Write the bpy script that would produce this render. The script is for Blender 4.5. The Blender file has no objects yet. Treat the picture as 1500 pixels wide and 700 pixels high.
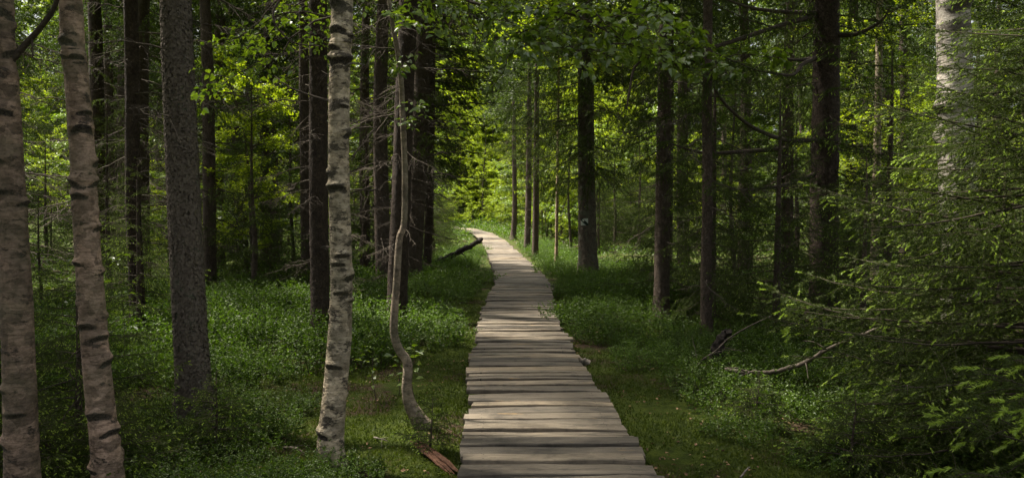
import bpy, math
import numpy as np
from mathutils import Matrix, Vector, Euler

R = math.radians
scene = bpy.context.scene
col = scene.collection

# ------------------------------------------------------------------ camera
FPX = 1100.0            # focal length in pixels of the 1500 px wide photograph
PITCH = math.atan2(30.0, FPX)
CAM = np.array([0.0, 0.0, 1.6])
cd = bpy.data.cameras.new('camera')
cd.sensor_width = 36.0
cd.lens = 36.0 * FPX / 1500.0
cd.clip_start = 0.05
cd.clip_end = 1000.0
cam = bpy.data.objects.new('camera', cd)
cam.location = CAM
cam.rotation_euler = (R(90) - PITCH, 0, 0)
col.objects.link(cam)
scene.camera = cam

# ------------------------------------------------------------------ light
SUN_EL, SUN_AZ = 60.0, -62.0       # azimuth clockwise from +Y (straight ahead)
w = bpy.data.worlds.new('World')
scene.world = w
w.use_nodes = True
nt = w.node_tree
bg = nt.nodes['Background']
sky = nt.nodes.new('ShaderNodeTexSky')
sky.sky_type = 'NISHITA'
sky.sun_disc = False
sky.sun_elevation = R(SUN_EL)
sky.sun_rotation = R(SUN_AZ)
sky.dust_density = 6.0
sky.ozone_density = 0.3
hs = nt.nodes.new('ShaderNodeHueSaturation')      # thin white cloud veils the blue
hs.inputs['Saturation'].default_value = 0.35
nt.links.new(sky.outputs[0], hs.inputs['Color'])
nt.links.new(hs.outputs[0], bg.inputs[0])
bg.inputs[1].default_value = 0.11
sd = bpy.data.lights.new('sun', 'SUN')
sd.energy = 5.0
sd.angle = R(3.0)
sd.color = (1.0, 0.93, 0.80)
sun = bpy.data.objects.new('sun', sd)
dv = Vector((math.sin(R(SUN_AZ)) * math.cos(R(SUN_EL)), math.cos(R(SUN_AZ)) * math.cos(R(SUN_EL)), math.sin(R(SUN_EL))))
sun.rotation_euler = dv.to_track_quat('Z', 'Y').to_euler()
sun.location = (0, 0, 40)
col.objects.link(sun)
scene.view_settings.view_transform = 'Standard'
scene.view_settings.look = 'None'
scene.view_settings.gamma = 1.0
scene.view_settings.exposure = 1.6
scene.render.engine = 'CYCLES'
cy = scene.cycles
cy.max_bounces = 7
cy.diffuse_bounces = 4
cy.glossy_bounces = 2
cy.transmission_bounces = 5
cy.transparent_max_bounces = 4
cy.caustics_reflective = False
cy.caustics_refractive = False
cy.use_denoising = True
cy.sample_clamp_indirect = 6.0

# ------------------------------------------------------------------ helpers
def tag(o, label=None, cat=None, group=None, kind=None):
    if label: o['label'] = label
    if cat: o['category'] = cat
    if group: o['group'] = group
    if kind: o['kind'] = kind
    return o

def empty(name, loc, rz=0.0):
    o = bpy.data.objects.new(name, None)
    o.empty_display_size = 0.2
    o.location = loc
    o.rotation_euler = (0, 0, rz)
    col.objects.link(o)
    return o

def obj(name, me, parent=None, mat=None):
    o = bpy.data.objects.new(name, me)
    col.objects.link(o)
    if parent is not None: o.parent = parent
    if mat is not None: o.matrix_basis = mat
    return o

def at(px, py, Y):
    """point at distance Y ahead that shows at a photograph pixel"""
    a, b = (px - 750.0) / FPX, (350.0 - py) / FPX
    c, s = math.cos(PITCH), math.sin(PITCH)
    d = np.array([a, c + b * s, -s + b * c])
    return CAM + d * (Y / d[1])

class MB:
    """collects triangles with a material index and one random value per vertex"""
    def __init__(s):
        s.V, s.F, s.M, s.A, s.S, s.n = [], [], [], [], [], 0
    def add(s, V, F, m=0, a=0.5, smooth=False):
        V = np.asarray(V, np.float32).reshape(-1, 3)
        F = np.asarray(F, np.int64).reshape(-1, 3)
        s.V.append(V); s.F.append(F + s.n); s.n += len(V)
        s.M.append(np.full(len(F), m, np.int32))
        s.S.append(np.full(len(F), smooth, bool))
        s.A.append(np.broadcast_to(np.asarray(a, np.float32), (len(V),)).copy())
    def cat(s):
        return (np.concatenate(s.V), np.concatenate(s.F), np.concatenate(s.M), np.concatenate(s.A), np.concatenate(s.S))
    def add_mb(s, data, M4):
        V, F, M, A, S = data
        M4 = np.array(M4)
        s.V.append((V @ M4[:3, :3].T + M4[:3, 3]).astype(np.float32))
        s.F.append(F + s.n); s.n += len(V)
        s.M.append(M); s.A.append(A); s.S.append(S)
    def mesh(s, name, mats):
        V, F, M, A, S = s.cat()
        me = bpy.data.meshes.new(name)
        me.vertices.add(len(V)); me.vertices.foreach_set('co', V.ravel())
        me.loops.add(len(F) * 3); me.loops.foreach_set('vertex_index', F.ravel().astype(np.int32))
        me.polygons.add(len(F)); me.polygons.foreach_set('loop_start', np.arange(len(F), dtype=np.int32) * 3)
        me.polygons.foreach_set('material_index', M)
        me.polygons.foreach_set('use_smooth', S)
        at_ = me.attributes.new('v', 'FLOAT', 'POINT'); at_.data.foreach_set('value', A)
        for m in mats: me.materials.append(m)
        me.update(calc_edges=True)
        return me

def norm(a):
    return a / np.maximum(np.linalg.norm(a, axis=-1, keepdims=True), 1e-9)

def tube(mb, P, rad, k=6, m=0, a=0.5, cap=True):
    P = np.asarray(P, float); n = len(P)
    rad = np.broadcast_to(np.asarray(rad, float), (n,))
    T = norm(np.gradient(P, axis=0))
    up = np.array([0, 0, 1.0]) if abs(T[:, 2]).mean() < 0.8 else np.array([1.0, 0, 0])
    N = norm(np.cross(T, up)); B = np.cross(T, N)
    th = np.arange(k) / k * 2 * np.pi
    V = P[:, None] + rad[:, None, None] * (np.cos(th)[None, :, None] * N[:, None] + np.sin(th)[None, :, None] * B[:, None])
    i = np.arange(n - 1)[:, None] * k; j = np.arange(k)[None]; j2 = (j + 1) % k
    q = np.stack([i + j, i + j2, i + k + j2, i + k + j], -1).reshape(-1, 4)
    F = np.concatenate([q[:, [0, 2, 1]], q[:, [0, 3, 2]]])
    V = V.reshape(-1, 3)
    if cap:
        V = np.concatenate([V, P[-1:]]); c = n * k
        F = np.concatenate([F, np.stack([np.full(k, c), (n - 1) * k + np.arange(k), (n - 1) * k + (np.arange(k) + 1) % k], -1)])
    mb.add(V, F, m, a, True)

def curve(P, n):
    """smooth resampling of a polyline (Catmull-Rom)"""
    P = np.asarray(P, float)
    Q = np.concatenate([2 * P[:1] - P[1:2], P, 2 * P[-1:] - P[-2:-1]])
    u = np.linspace(0, len(P) - 1, n); i = np.minimum(u.astype(int), len(P) - 2); f = (u - i)[:, None]
    a, b, c, d = Q[i], Q[i + 1], Q[i + 2], Q[i + 3]
    return 0.5 * (2 * b + (c - a) * f + (2 * a - 5 * b + 4 * c - d) * f ** 2 + (3 * b - a - 3 * c + d) * f ** 3)

# smooth noise from sines, the same for the ground mesh and for placing things on it
_nr = np.random.default_rng(5)
_K = [(_nr.uniform(0, 2 * np.pi), _nr.uniform(0, 2 * np.pi)) for _ in range(24)]
def snoise(x, y, sc):
    s = 0.0
    for k in range(6):
        a, ph = _K[k + int(sc * 7) % 18]
        s = s + np.sin((x * math.cos(a) + y * math.sin(a)) * sc * (1 + 0.37 * k) + ph) / (1 + 0.3 * k)
    return s / 3.0

# ------------------------------------------------------------------ boardwalk line and terrain
PD = np.array([-6, 1.0, 4.6, 6.3, 8.8, 11.6, 13.1, 14.3, 15.6, 19.6, 27.5, 39, 46, 51, 56])
PXc = np.array([.32, .28, .26, .235, .156, .10, .10, .15, .22, .18, -.24, -.95, -1.85, -3.1, -5.4])
PZ = np.array([0, 0, 0, 0, 0, .02, .05, .11, .14, .19, .24, .44, .72, .90, 1.05])
def path_x(y): return np.interp(y, PD, PXc)
def path_z(y): return np.interp(y, PD, PZ)
def ss(a, b, x):
    t = np.clip((x - a) / (b - a), 0, 1); return t * t * (3 - 2 * t)
def ground_z(x, y):
    off = np.abs(x - path_x(y))
    k = ss(0.5, 2.2, off)
    z = path_z(y) - 0.15 - 0.05 * k
    z = z + (0.03 + 0.10 * k) * snoise(x, y, 0.9) + 0.05 * k * snoise(x + 7, y - 3, 2.3) + 0.018 * snoise(x, y, 5.1)
    z = z + ss(20, 90, np.hypot(x, y)) * 1.2 * np.maximum(ss(1.5, 8, off), ss(57, 72, y)) + ss(6, 40, off) * 0.5
    z = z - 0.10 * (1 - ss(0.45, 0.75, off))
    return z

# ------------------------------------------------------------------ materials
def new_mat(name):
    m = bpy.data.materials.new(name); m.use_nodes = True
    t = m.node_tree; t.nodes.clear()
    return m, t, t.nodes.new('ShaderNodeOutputMaterial')
def N(t, typ, **kw):
    n = t.nodes.new(typ)
    for k, v in kw.items(): setattr(n, k, v)
    return n
def L(t, a, b): t.links.new(a, b)
def ramp(t, fac, stops):
    n = N(t, 'ShaderNodeValToRGB')
    e = n.color_ramp.elements
    while len(e) < len(stops): e.new(0.5)
    for i, (p, c) in enumerate(stops):
        e[i].position = p; e[i].color = (*c, 1) if len(c) == 3 else c
    L(t, fac, n.inputs[0]); return n.outputs[0]
def noise(t, vec, scale, detail=3, rough=0.55, **kw):
    n = N(t, 'ShaderNodeTexNoise'); n.inputs['Scale'].default_value = scale
    n.inputs['Detail'].default_value = detail; n.inputs['Roughness'].default_value = rough
    if vec is not None: L(t, vec, n.inputs['Vector'])
    return n.outputs['Fac']
def mapped(t, vec, sc, loc=None):
    n = N(t, 'ShaderNodeMapping'); n.inputs['Scale'].default_value = sc
    L(t, vec, n.inputs['Vector'])
    if loc is not None: L(t, loc, n.inputs['Location'])
    return n.outputs[0]
def mix(t, fac, a, b, typ='MIX'):
    n = N(t, 'ShaderNodeMix', data_type='RGBA', blend_type=typ)
    for s, v in ((n.inputs[0], fac), (n.inputs[6], a), (n.inputs[7], b)):
        if hasattr(v, 'is_linked'): L(t, v, s)
        elif isinstance(v, (int, float)): s.default_value = v
        else: s.default_value = (*v, 1)
    return n.outputs[2]
def math_(t, op, a, b=0.5):
    n = N(t, 'ShaderNodeMath', operation=op)
    for s, v in ((n.inputs[0], a), (n.inputs[1], b)):
        if hasattr(v, 'is_linked'): L(t, v, s)
        else: s.default_value = v
    return n.outputs[0]
def attr(t):
    return N(t, 'ShaderNodeAttribute', attribute_name='v').outputs['Fac']
def objrand(t):
    return N(t, 'ShaderNodeObjectInfo').outputs['Random']

def leaf_mat(name, c0, c1, trans, tcol, gloss=0.06, rough=0.45, hue=0.25):
    """two sided leaf: diffuse + light shining through + a thin gloss"""
    m, t, out = new_mat(name)
    c = ramp(t, attr(t), [(0.0, c0), (1.0, c1)])
    br = math_(t, 'MULTIPLY_ADD', objrand(t), hue); br.node.inputs[2].default_value = 1.0 - hue * 0.5
    cc = N(t, 'ShaderNodeVectorMath', operation='SCALE'); L(t, c, cc.inputs[0]); L(t, br, cc.inputs[3])
    d = N(t, 'ShaderNodeBsdfDiffuse'); L(t, cc.outputs[0], d.inputs[0])
    tr = N(t, 'ShaderNodeBsdfTranslucent')
    tc = mix(t, 1.0, cc.outputs[0], tcol, 'MULTIPLY')
    L(t, tc, tr.inputs[0])
    ms = N(t, 'ShaderNodeMixShader'); ms.inputs[0].default_value = trans
    L(t, d.outputs[0], ms.inputs[1]); L(t, tr.outputs[0], ms.inputs[2])
    g = N(t, 'ShaderNodeBsdfGlossy'); g.inputs['Roughness'].default_value = rough
    g.inputs[0].default_value = (1, 1, 1, 1)
    m2 = N(t, 'ShaderNodeMixShader'); m2.inputs[0].default_value = gloss
    L(t, ms.outputs[0], m2.inputs[1]); L(t, g.outputs[0], m2.inputs[2])
    L(t, m2.outputs[0], out.inputs[0])
    return m

def solid(t, out, colr, rough=0.85, bump=None, dist=0.01, strength=0.6, spec=0.3):
    p = N(t, 'ShaderNodeBsdfPrincipled')
    if hasattr(colr, 'is_linked'): L(t, colr, p.inputs['Base Color'])
    else: p.inputs['Base Color'].default_value = (*colr, 1)
    if hasattr(rough, 'is_linked'): L(t, rough, p.inputs['Roughness'])
    else: p.inputs['Roughness'].default_value = rough
    p.inputs['Specular IOR Level'].default_value = spec
    if bump is not None:
        b = N(t, 'ShaderNodeBump'); b.inputs['Strength'].default_value = strength
        b.inputs['Distance'].default_value = dist
        L(t, bump, b.inputs['Height']); L(t, b.outputs[0], p.inputs['Normal'])
    L(t, p.outputs[0], out.inputs[0])
    return p

def bark_spruce(name, dark, light, lichen, sc=1.0):
    m, t, out = new_mat(name)
    oc = N(t, 'ShaderNodeTexCoord').outputs['Object']
    wv = N(t, 'ShaderNodeVectorMath', operation='MULTIPLY_ADD')
    nz = N(t, 'ShaderNodeTexNoise'); nz.inputs['Scale'].default_value = 19; nz.inputs['Detail'].default_value = 4; L(t, oc, nz.inputs['Vector'])
    L(t, nz.outputs['Color'], wv.inputs[0]); wv.inputs[1].default_value = (.11, .11, .16); L(t, oc, wv.inputs[2])
    mp = mapped(t, wv.outputs[0], (1, 1, 0.62))
    v = N(t, 'ShaderNodeTexVoronoi', feature='DISTANCE_TO_EDGE'); v.inputs['Scale'].default_value = 34 * sc
    L(t, mp, v.inputs['Vector'])
    v2 = N(t, 'ShaderNodeTexVoronoi', feature='F1'); v2.inputs['Scale'].default_value = 34 * sc; L(t, mp, v2.inputs['Vector'])
    e = math_(t, 'SMOOTHSTEP' if False else 'MINIMUM', math_(t, 'MULTIPLY', v.outputs[0], 5.0), 1.0)
    n1 = noise(t, oc, 9, 5, .65)
    n2 = noise(t, oc, 70, 3, .6)
    c = ramp(t, n1, [(.3, dark), (.72, light)])
    c = mix(t, math_(t, 'MULTIPLY', math_(t, 'SUBTRACT', 1.0, e), 0.55), c, tuple(x * .35 for x in dark))
    sep = N(t, 'ShaderNodeSeparateColor'); L(t, v2.outputs['Color'], sep.inputs[0])
    c = mix(t, math_(t, 'MULTIPLY', sep.outputs[0], .35), c, tuple(min(1, x * 1.7) for x in light))
    lf = ramp(t, noise(t, oc, 5.5, 6, .75), [(.60 - .1 * lichen, (0, 0, 0)), (.72 - .1 * lichen, (1, 1, 1))])
    lf = math_(t, 'MULTIPLY', lf, lichen)
    c = mix(t, lf, c, (.17, .19, .13))
    h = math_(t, 'ADD', math_(t, 'MULTIPLY', e, .8), math_(t, 'ADD', math_(t, 'MULTIPLY', sep.outputs[1], .7), math_(t, 'MULTIPLY', n2, .5)))
    solid(t, out, c, .9, h, .02 / sc, .9, .2)
    return m

def bark_birch(name, c0, c1, c2, patch, sc=1.0):
    """papery bark: fine sideways dashes, peeled patches, dark scars where the mesh has them"""
    m, t, out = new_mat(name)
    oc = N(t, 'ShaderNodeTexCoord').outputs['Object']
    big = noise(t, oc, 3.5, 6, .72)
    base = ramp(t, big, [(.36, c0), (.5, c1), (.62, c2)])
    mot = noise(t, mapped(t, oc, (1, 1, 1.5)), 17, 7, .78)
    base = mix(t, .6, base, ramp(t, mot, [(.36, tuple(x * .38 for x in c0)), (.47, c1), (.60, tuple(min(.8, x * 1.25) for x in c2))]))
    wob = N(t, 'ShaderNodeVectorMath', operation='MULTIPLY_ADD'); nw_ = N(t, 'ShaderNodeTexNoise'); nw_.inputs['Scale'].default_value = 11; nw_.inputs['Detail'].default_value = 5; L(t, oc, nw_.inputs['Vector'])
    L(t, nw_.outputs['Color'], wob.inputs[0]); wob.inputs[1].default_value = (.16, .16, .10); L(t, oc, wob.inputs[2])
    vs = N(t, 'ShaderNodeTexVoronoi', feature='F1'); vs.inputs['Scale'].default_value = 9.0; L(t, mapped(t, wob.outputs[0], (1, 1, 1.25)), vs.inputs['Vector'])
    sps = N(t, 'ShaderNodeSeparateColor'); L(t, vs.outputs['Color'], sps.inputs[0])
    base = mix(t, 1.0, base, ramp(t, sps.outputs[0], [(0, (.62, .58, .54)), (.5, (1.0, .96, .92)), (1, (1.38, 1.28, 1.2))]), 'MULTIPLY')
    dash = ramp(t, noise(t, mapped(t, oc, (11, 11, 85)), 1.0, 3, .6), [(.54, (0, 0, 0)), (.60, (1, 1, 1))])
    pt = ramp(t, noise(t, mapped(t, oc, (1.3, 1.3, 2.6)), 5.5 * sc, 7, .76), [(.575 - patch, (0, 0, 0)), (.615 - patch, (1, 1, 1))])
    rough = noise(t, oc, 75, 4, .75)
    dk = ramp(t, rough, [(.38, (.016, .013, .010)), (.62, (.10, .08, .06))])
    c = mix(t, math_(t, 'MULTIPLY', dash, .22), base, (.07, .055, .042))
    c = mix(t, math_(t, 'MULTIPLY', pt, .9), c, dk)
    at_ = attr(t)
    sc_ = ramp(t, math_(t, 'ADD', at_, math_(t, 'MULTIPLY', math_(t, 'SUBTRACT', mot, .5), 1.6)), [(.36, (0, 0, 0)), (.52, (1, 1, 1))])
    c = mix(t, sc_, c, dk)
    grn = ramp(t, noise(t, oc, 2.6, 4, .6), [(.45, (0, 0, 0)), (.65, (1, 1, 1))])
    c = mix(t, math_(t, 'MULTIPLY', grn, .4), c, (.10, .105, .05))
    h = math_(t, 'ADD', math_(t, 'MULTIPLY', math_(t, 'ADD', rough, sps.outputs[1]), .5), math_(t, 'ADD', math_(t, 'MULTIPLY', pt, .8), math_(t, 'MULTIPLY', dash, -.4)))
    solid(t, out, c, .75, h, .012, .7, .25)
    return m

def simple(name, c0, c1, scale=12, rough=.9, dist=.005, use_attr=False):
    m, t, out = new_mat(name)
    oc = N(t, 'ShaderNodeTexCoord').outputs['Object']
    n = noise(t, oc, scale, 5, .65)
    f = attr(t) if use_attr else n
    c = ramp(t, f, [(.2 if use_attr else .32, c0), (.8 if use_attr else .7, c1)])
    solid(t, out, c, rough, n, dist, .8, .2)
    return m

M_needle = leaf_mat('spruce_needle', (.026, .044, .008), (.078, .108, .017), .28, (1.4, 1.5, .5), .015, .55)
M_needle_far = leaf_mat('spruce_needle_far', (.024, .041, .007), (.068, .096, .015), .32, (1.3, 1.5, .6), .03, .5)
M_shoot = leaf_mat('spruce_shoot', (.24, .36, .030), (.36, .48, .055), .35, (1.2, 1.2, .7), .04, .5)
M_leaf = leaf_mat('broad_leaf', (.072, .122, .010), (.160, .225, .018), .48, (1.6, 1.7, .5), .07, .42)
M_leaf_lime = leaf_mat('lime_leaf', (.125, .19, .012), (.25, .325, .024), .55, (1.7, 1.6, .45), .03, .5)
M_bil = leaf_mat('bilberry_leaf', (.034, .068, .006), (.090, .145, .011), .38, (1.4, 1.6, .6), .025, .5)
M_moss = leaf_mat('moss_blade', (.034, .054, .004), (.092, .122, .009), .30, (1.3, 1.4, .6), .02, .6, .1)
M_twig = simple('twig_bark', (.035, .026, .020), (.095, .075, .058), 40)
M_deadtwig = simple('dead_twig', (.055, .044, .034), (.15, .122, .096), 30)
M_greytwig = simple('grey_twig', (.10, .085, .07), (.25, .215, .18), 30)
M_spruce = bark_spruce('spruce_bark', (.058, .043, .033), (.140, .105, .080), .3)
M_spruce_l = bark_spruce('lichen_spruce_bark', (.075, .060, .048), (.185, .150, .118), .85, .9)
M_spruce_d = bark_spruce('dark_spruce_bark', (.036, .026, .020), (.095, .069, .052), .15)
M_birch = bark_birch('birch_bark', (.23, .19, .13), (.41, .35, .25), (.56, .49, .375), .045)
M_birch_tan = bark_birch('tan_birch_bark', (.16, .115, .08), (.29, .21, .155), (.44, .325, .25), .0)
M_birch_dull = bark_birch('dull_birch_bark', (.095, .070, .050), (.185, .136, .100), (.28, .205, .155), .0)
M_birch_white = bark_birch('white_birch_bark', (.36, .33, .29), (.50, .465, .42), (.60, .56, .52), .03, .28)
M_smooth = bark_birch('sapling_bark', (.10, .08, .058), (.19, .155, .115), (.30, .25, .19), -.06)
M_wood_red = simple('rotten_wood', (.045, .021, .013), (.15, .075, .045), 25, .9, .01)
M_stub = simple('black_stub', (.012, .010, .009), (.045, .035, .028), 25)
M_litter = simple('dead_leaf', (.075, .042, .022), (.27, .17, .10), 20, use_attr=True)

def plank_material():
    m, t, out = new_mat('weathered_plank')
    oc = N(t, 'ShaderNodeTexCoord').outputs['Object']
    rnd = objrand(t)
    cv = N(t, 'ShaderNodeCombineXYZ')
    L(t, math_(t, 'MULTIPLY', rnd, 37.0), cv.inputs[0]); L(t, math_(t, 'MULTIPLY', rnd, 91.0), cv.inputs[1]); L(t, math_(t, 'MULTIPLY', rnd, 13.0), cv.inputs[2])
    g = mapped(t, oc, (1.0, 16, 16), cv.outputs[0])
    fine = noise(t, mapped(t, oc, (3.5, 70, 40), cv.outputs[0]), 1.0, 5, .75)
    grain = noise(t, g, 1.6, 7, .72)
    blotch = noise(t, mapped(t, oc, (1, 2.2, 1), cv.outputs[0]), 2.6, 7, .72)
    c = ramp(t, grain, [(.32, (.100, .083, .064)), (.5, (.145, .122, .094)), (.68, (.195, .164, .127))])
    c = mix(t, .5, c, ramp(t, fine, [(.31, (.050, .042, .033)), (.50, (.138, .116, .090)), (.68, (.22, .187, .145))]))
    # dark algae blotches and a few worn yellow splinters
    c = mix(t, ramp(t, blotch, [(.49, (0, 0, 0)), (.60, (.7, .7, .7))]), c, (.048, .042, .035))
    c = mix(t, ramp(t, noise(t, mapped(t, oc, (1.5, 9, 3), cv.outputs[0]), 1.6, 5, .6), [(.66, (0, 0, 0)), (.70, (1, 1, 1))]), c, (.27, .18, .085))
    tone = ramp(t, rnd, [(0, (.68, .68, .68)), (.5, (1.1, 1.08, 1.04)), (.85, (1.45, 1.4, 1.3)), (1, (1.95, 1.8, 1.5))])
    c = mix(t, 1.0, c, tone, 'MULTIPLY')
    # nail heads near both ends
    sp = N(t, 'ShaderNodeSeparateXYZ'); L(t, oc, sp.inputs[0])
    ax = math_(t, 'SUBTRACT', math_(t, 'ABSOLUTE', sp.outputs[0]), .48)
    ay = math_(t, 'SUBTRACT', math_(t, 'ABSOLUTE', sp.outputs[1]), .045)
    r2 = math_(t, 'ADD', math_(t, 'MULTIPLY', ax, ax), math_(t, 'MULTIPLY', ay, ay))
    nail = math_(t, 'LESS_THAN', r2, .0058 ** 2)
    c = mix(t, nail, c, (.02, .017, .014))
    h = math_(t, 'ADD', math_(t, 'MULTIPLY', grain, .7), math_(t, 'MULTIPLY', fine, .5))
    solid(t, out, c, ramp(t, grain, [(.3, (.6, .6, .6)), (.7, (.85, .85, .85))]), h, .010, 1.0, .3)
    return m
M_plank = plank_material()
M_beam = simple('old_beam', (.03, .024, .018), (.085, .066, .05), 18)

def ground_material():
    m, t, out = new_mat('moss_ground')
    oc = N(t, 'ShaderNodeTexCoord').outputs['Object']
    n1 = noise(t, oc, 1.1, 5, .6); n2 = noise(t, oc, 9, 6, .7); n3 = noise(t, oc, 60, 4, .7)
    moss = ramp(t, n2, [(.3, (.020, .033, .004)), (.5, (.044, .062, .006)), (.72, (.080, .098, .010))])
    lit = ramp(t, n3, [(.3, (.022, .015, .010)), (.55, (.060, .038, .022)), (.75, (.12, .078, .045))])
    f = ramp(t, math_(t, 'ADD', math_(t, 'MULTIPLY', n1, .75), math_(t, 'MULTIPLY', n2, .3)), [(.54, (0, 0, 0)), (.61, (1, 1, 1))])
    c = mix(t, f, moss, lit)
    h = math_(t, 'ADD', math_(t, 'MULTIPLY', n2, .8), math_(t, 'MULTIPLY', n3, .5))
    solid(t, out, c, .95, h, .06, .9, .15)
    return m
M_ground = ground_material()

# ------------------------------------------------------------------ ground sheet
def build_ground():
    u = np.linspace(-1, 1, 361)
    ax = np.sign(u) * (10 * np.abs(u) + 200 * np.abs(u) ** 3.2)
    v = np.linspace(-0.75, 1, 381)
    ay = 6 + np.sign(v) * (12 * np.abs(v) + 200 * np.abs(v) ** 3.2)
    X, Y = np.meshgrid(ax, ay)
    Z = ground_z(X, Y)
    V = np.stack([X, Y, Z], -1).reshape(-1, 3)
    nx, ny = len(ax), len(ay)
    i = np.arange(ny - 1)[:, None] * nx + np.arange(nx - 1)[None]
    i = i.ravel()
    F = np.concatenate([np.stack([i, i + 1, i + nx + 1], -1), np.stack([i, i + nx + 1, i + nx], -1)])
    mb = MB(); mb.add(V, F, 0, .5, True)
    o = obj('forest_floor', mb.mesh('forest_floor', [M_ground]))
    tag(o, kind='structure')
build_ground()

# ------------------------------------------------------------------ boardwalk
def build_boardwalk():
    rng = np.random.default_rng(11)
    root = empty('boardwalk', (path_x(0), 0, 0)); tag(root, kind='structure')
    bx = path_x(0)
    def plank_mesh(seed):
        r = np.random.default_rng(seed)
        nseg = 6
        xs = np.linspace(-.625, .625, nseg); xs[1:-1] += r.uniform(-.06, .06, nseg - 2)
        th = .045; b = .006
        V = []
        for i, x in enumerate(xs):
            y0 = -.5 + r.normal(0, .022); y1 = .5 + r.normal(0, .022)
            zz = r.normal(0, .0022) + .004 * math.sin(x * 3 + seed)
            e = .012 if i in (0, nseg - 1) else 0
            x0 = x + r.normal(0, .006); x1 = x + r.normal(0, .006)
            bb = .035                 # bevel in units of the plank width
            V += [(x0, y0, -th + zz), (x0, y0, -b + zz - e), (x0, y0 + bb, zz - e * .4), (x1, y1 - bb, zz - e * .4), (x1, y1, -b + zz - e), (x1, y1, -th + zz)]
        F = []
        for i in range(nseg - 1):
            for k in range(6):
                a, c = i * 6 + k, i * 6 + (k + 1) % 6
                F += [(a, c, c + 6), (a, c + 6, a + 6)]
        for o_, rv in ((0, 1), ((nseg - 1) * 6, 0)):
            for k in range(1, 5):
                f = (o_, o_ + k, o_ + k + 1); F.append(f[::-1] if rv else f)
        V = np.array(V); 
        return V, np.array(F)
    widths = [.085, .105, .125, .145, .17, .205]
    protos = []
    for j, wd in enumerate(widths):
        for q in range(4):
            V, F = plank_mesh(j * 10 + q); V = V.copy(); V[:, 1] *= wd
            mb = MB(); mb.add(V, F[:, ::-1], 0, .5)
            protos.append((wd, mb.mesh('plank', [M_plank])))
    y = 0.6; n = 0
    wander = 0.0
    while y < 55 and n < 298:
        wd, me = protos[rng.integers(len(protos))]
        fat = 1.0 if y < 30 else 1.65; wd = wd * fat
        gap = .016 + abs(rng.normal(0, .010))
        if rng.random() < .12: gap += .018
        yc = y + wd / 2
        xc = float(path_x(yc)); dx = float(path_x(yc + .5) - path_x(yc - .5)); dz = float(path_z(yc + .4) - path_z(yc - .4)) / .8
        ang = -math.atan(dx) * .55 + rng.normal(0, .010)
        wander = .8 * wander + rng.normal(0, .012)
        M = Matrix.Translation((xc - bx + wander + rng.normal(0, .012), yc, float(path_z(yc)) + rng.normal(0, .006))) @ Euler((math.atan(dz) + rng.normal(0, .022), rng.normal(0, .005), ang)).to_matrix().to_4x4() @ Matrix.Diagonal((rng.uniform(.97, 1.035) * (-1 if rng.random() < .5 else 1), fat, 1, 1))
        obj('plank', me, root, M)
        y += wd + gap; n += 1
    for off in (-.44, 0.0, .44):
        ys = np.arange(.5, 55.2, .5)
        P = np.stack([path_x(ys) - bx + off, ys, path_z(ys) - .045 - .066], -1)
        mb = MB(); tube(mb, P, .055, 6); obj('beam', mb.mesh('beam', [M_beam]), root)
build_boardwalk()

# ------------------------------------------------------------------ foliage building blocks
def needles(mb, P, T, rng, ln, wd, mat, flat=.6, fwd=.75, vmean=None):
    """one thin triangle for each needle, at points P along twigs of direction T"""
    n = len(P)
    if n == 0: return
    up = np.array([0, 0, 1.0])
    S = norm(np.cross(T, up) + 1e-6)
    U = np.cross(S, T)
    ph = rng.uniform(0, 2 * np.pi, n)
    ph = np.where(rng.random(n) < flat, np.where(rng.random(n) < .5, 0, np.pi) + rng.normal(.35, .5, n), ph)
    D = S * np.cos(ph)[:, None] + U * np.sin(ph)[:, None]
    D = norm(D * 1.0 + T * (fwd * rng.uniform(.6, 1.4, n))[:, None])
    W = norm(np.cross(D, rng.normal(size=(n, 3))))
    l = ln * rng.uniform(.7, 1.2, n)[:, None]
    V = np.stack([P - W * wd / 2, P + W * wd / 2, P + D * l], 1).reshape(-1, 3)
    F = np.arange(n * 3).reshape(-1, 3)
    a = np.repeat(rng.random(n) if vmean is None else np.clip(vmean + rng.normal(0, .18, n), 0, 1), 3)
    mb.add(V, F, mat, a)

def sample_twigs(twigs, dens, rng):
    Ps, Ts = [], []
    for P in twigs:
        seg = P[1:] - P[:-1]; ln = np.linalg.norm(seg, axis=1)
        tot = ln.sum()
        n = max(2, int(tot * dens))
        u = np.sort(rng.random(n)) * tot
        cu = np.concatenate([[0], np.cumsum(ln)])
        i = np.clip(np.searchsorted(cu, u) - 1, 0, len(seg) - 1)
        f = ((u - cu[i]) / np.maximum(ln[i], 1e-6))[:, None]
        Ps.append(P[i] + seg[i] * f); Ts.append(norm(seg[i]))
    return np.concatenate(Ps), np.concatenate(Ts)

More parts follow.
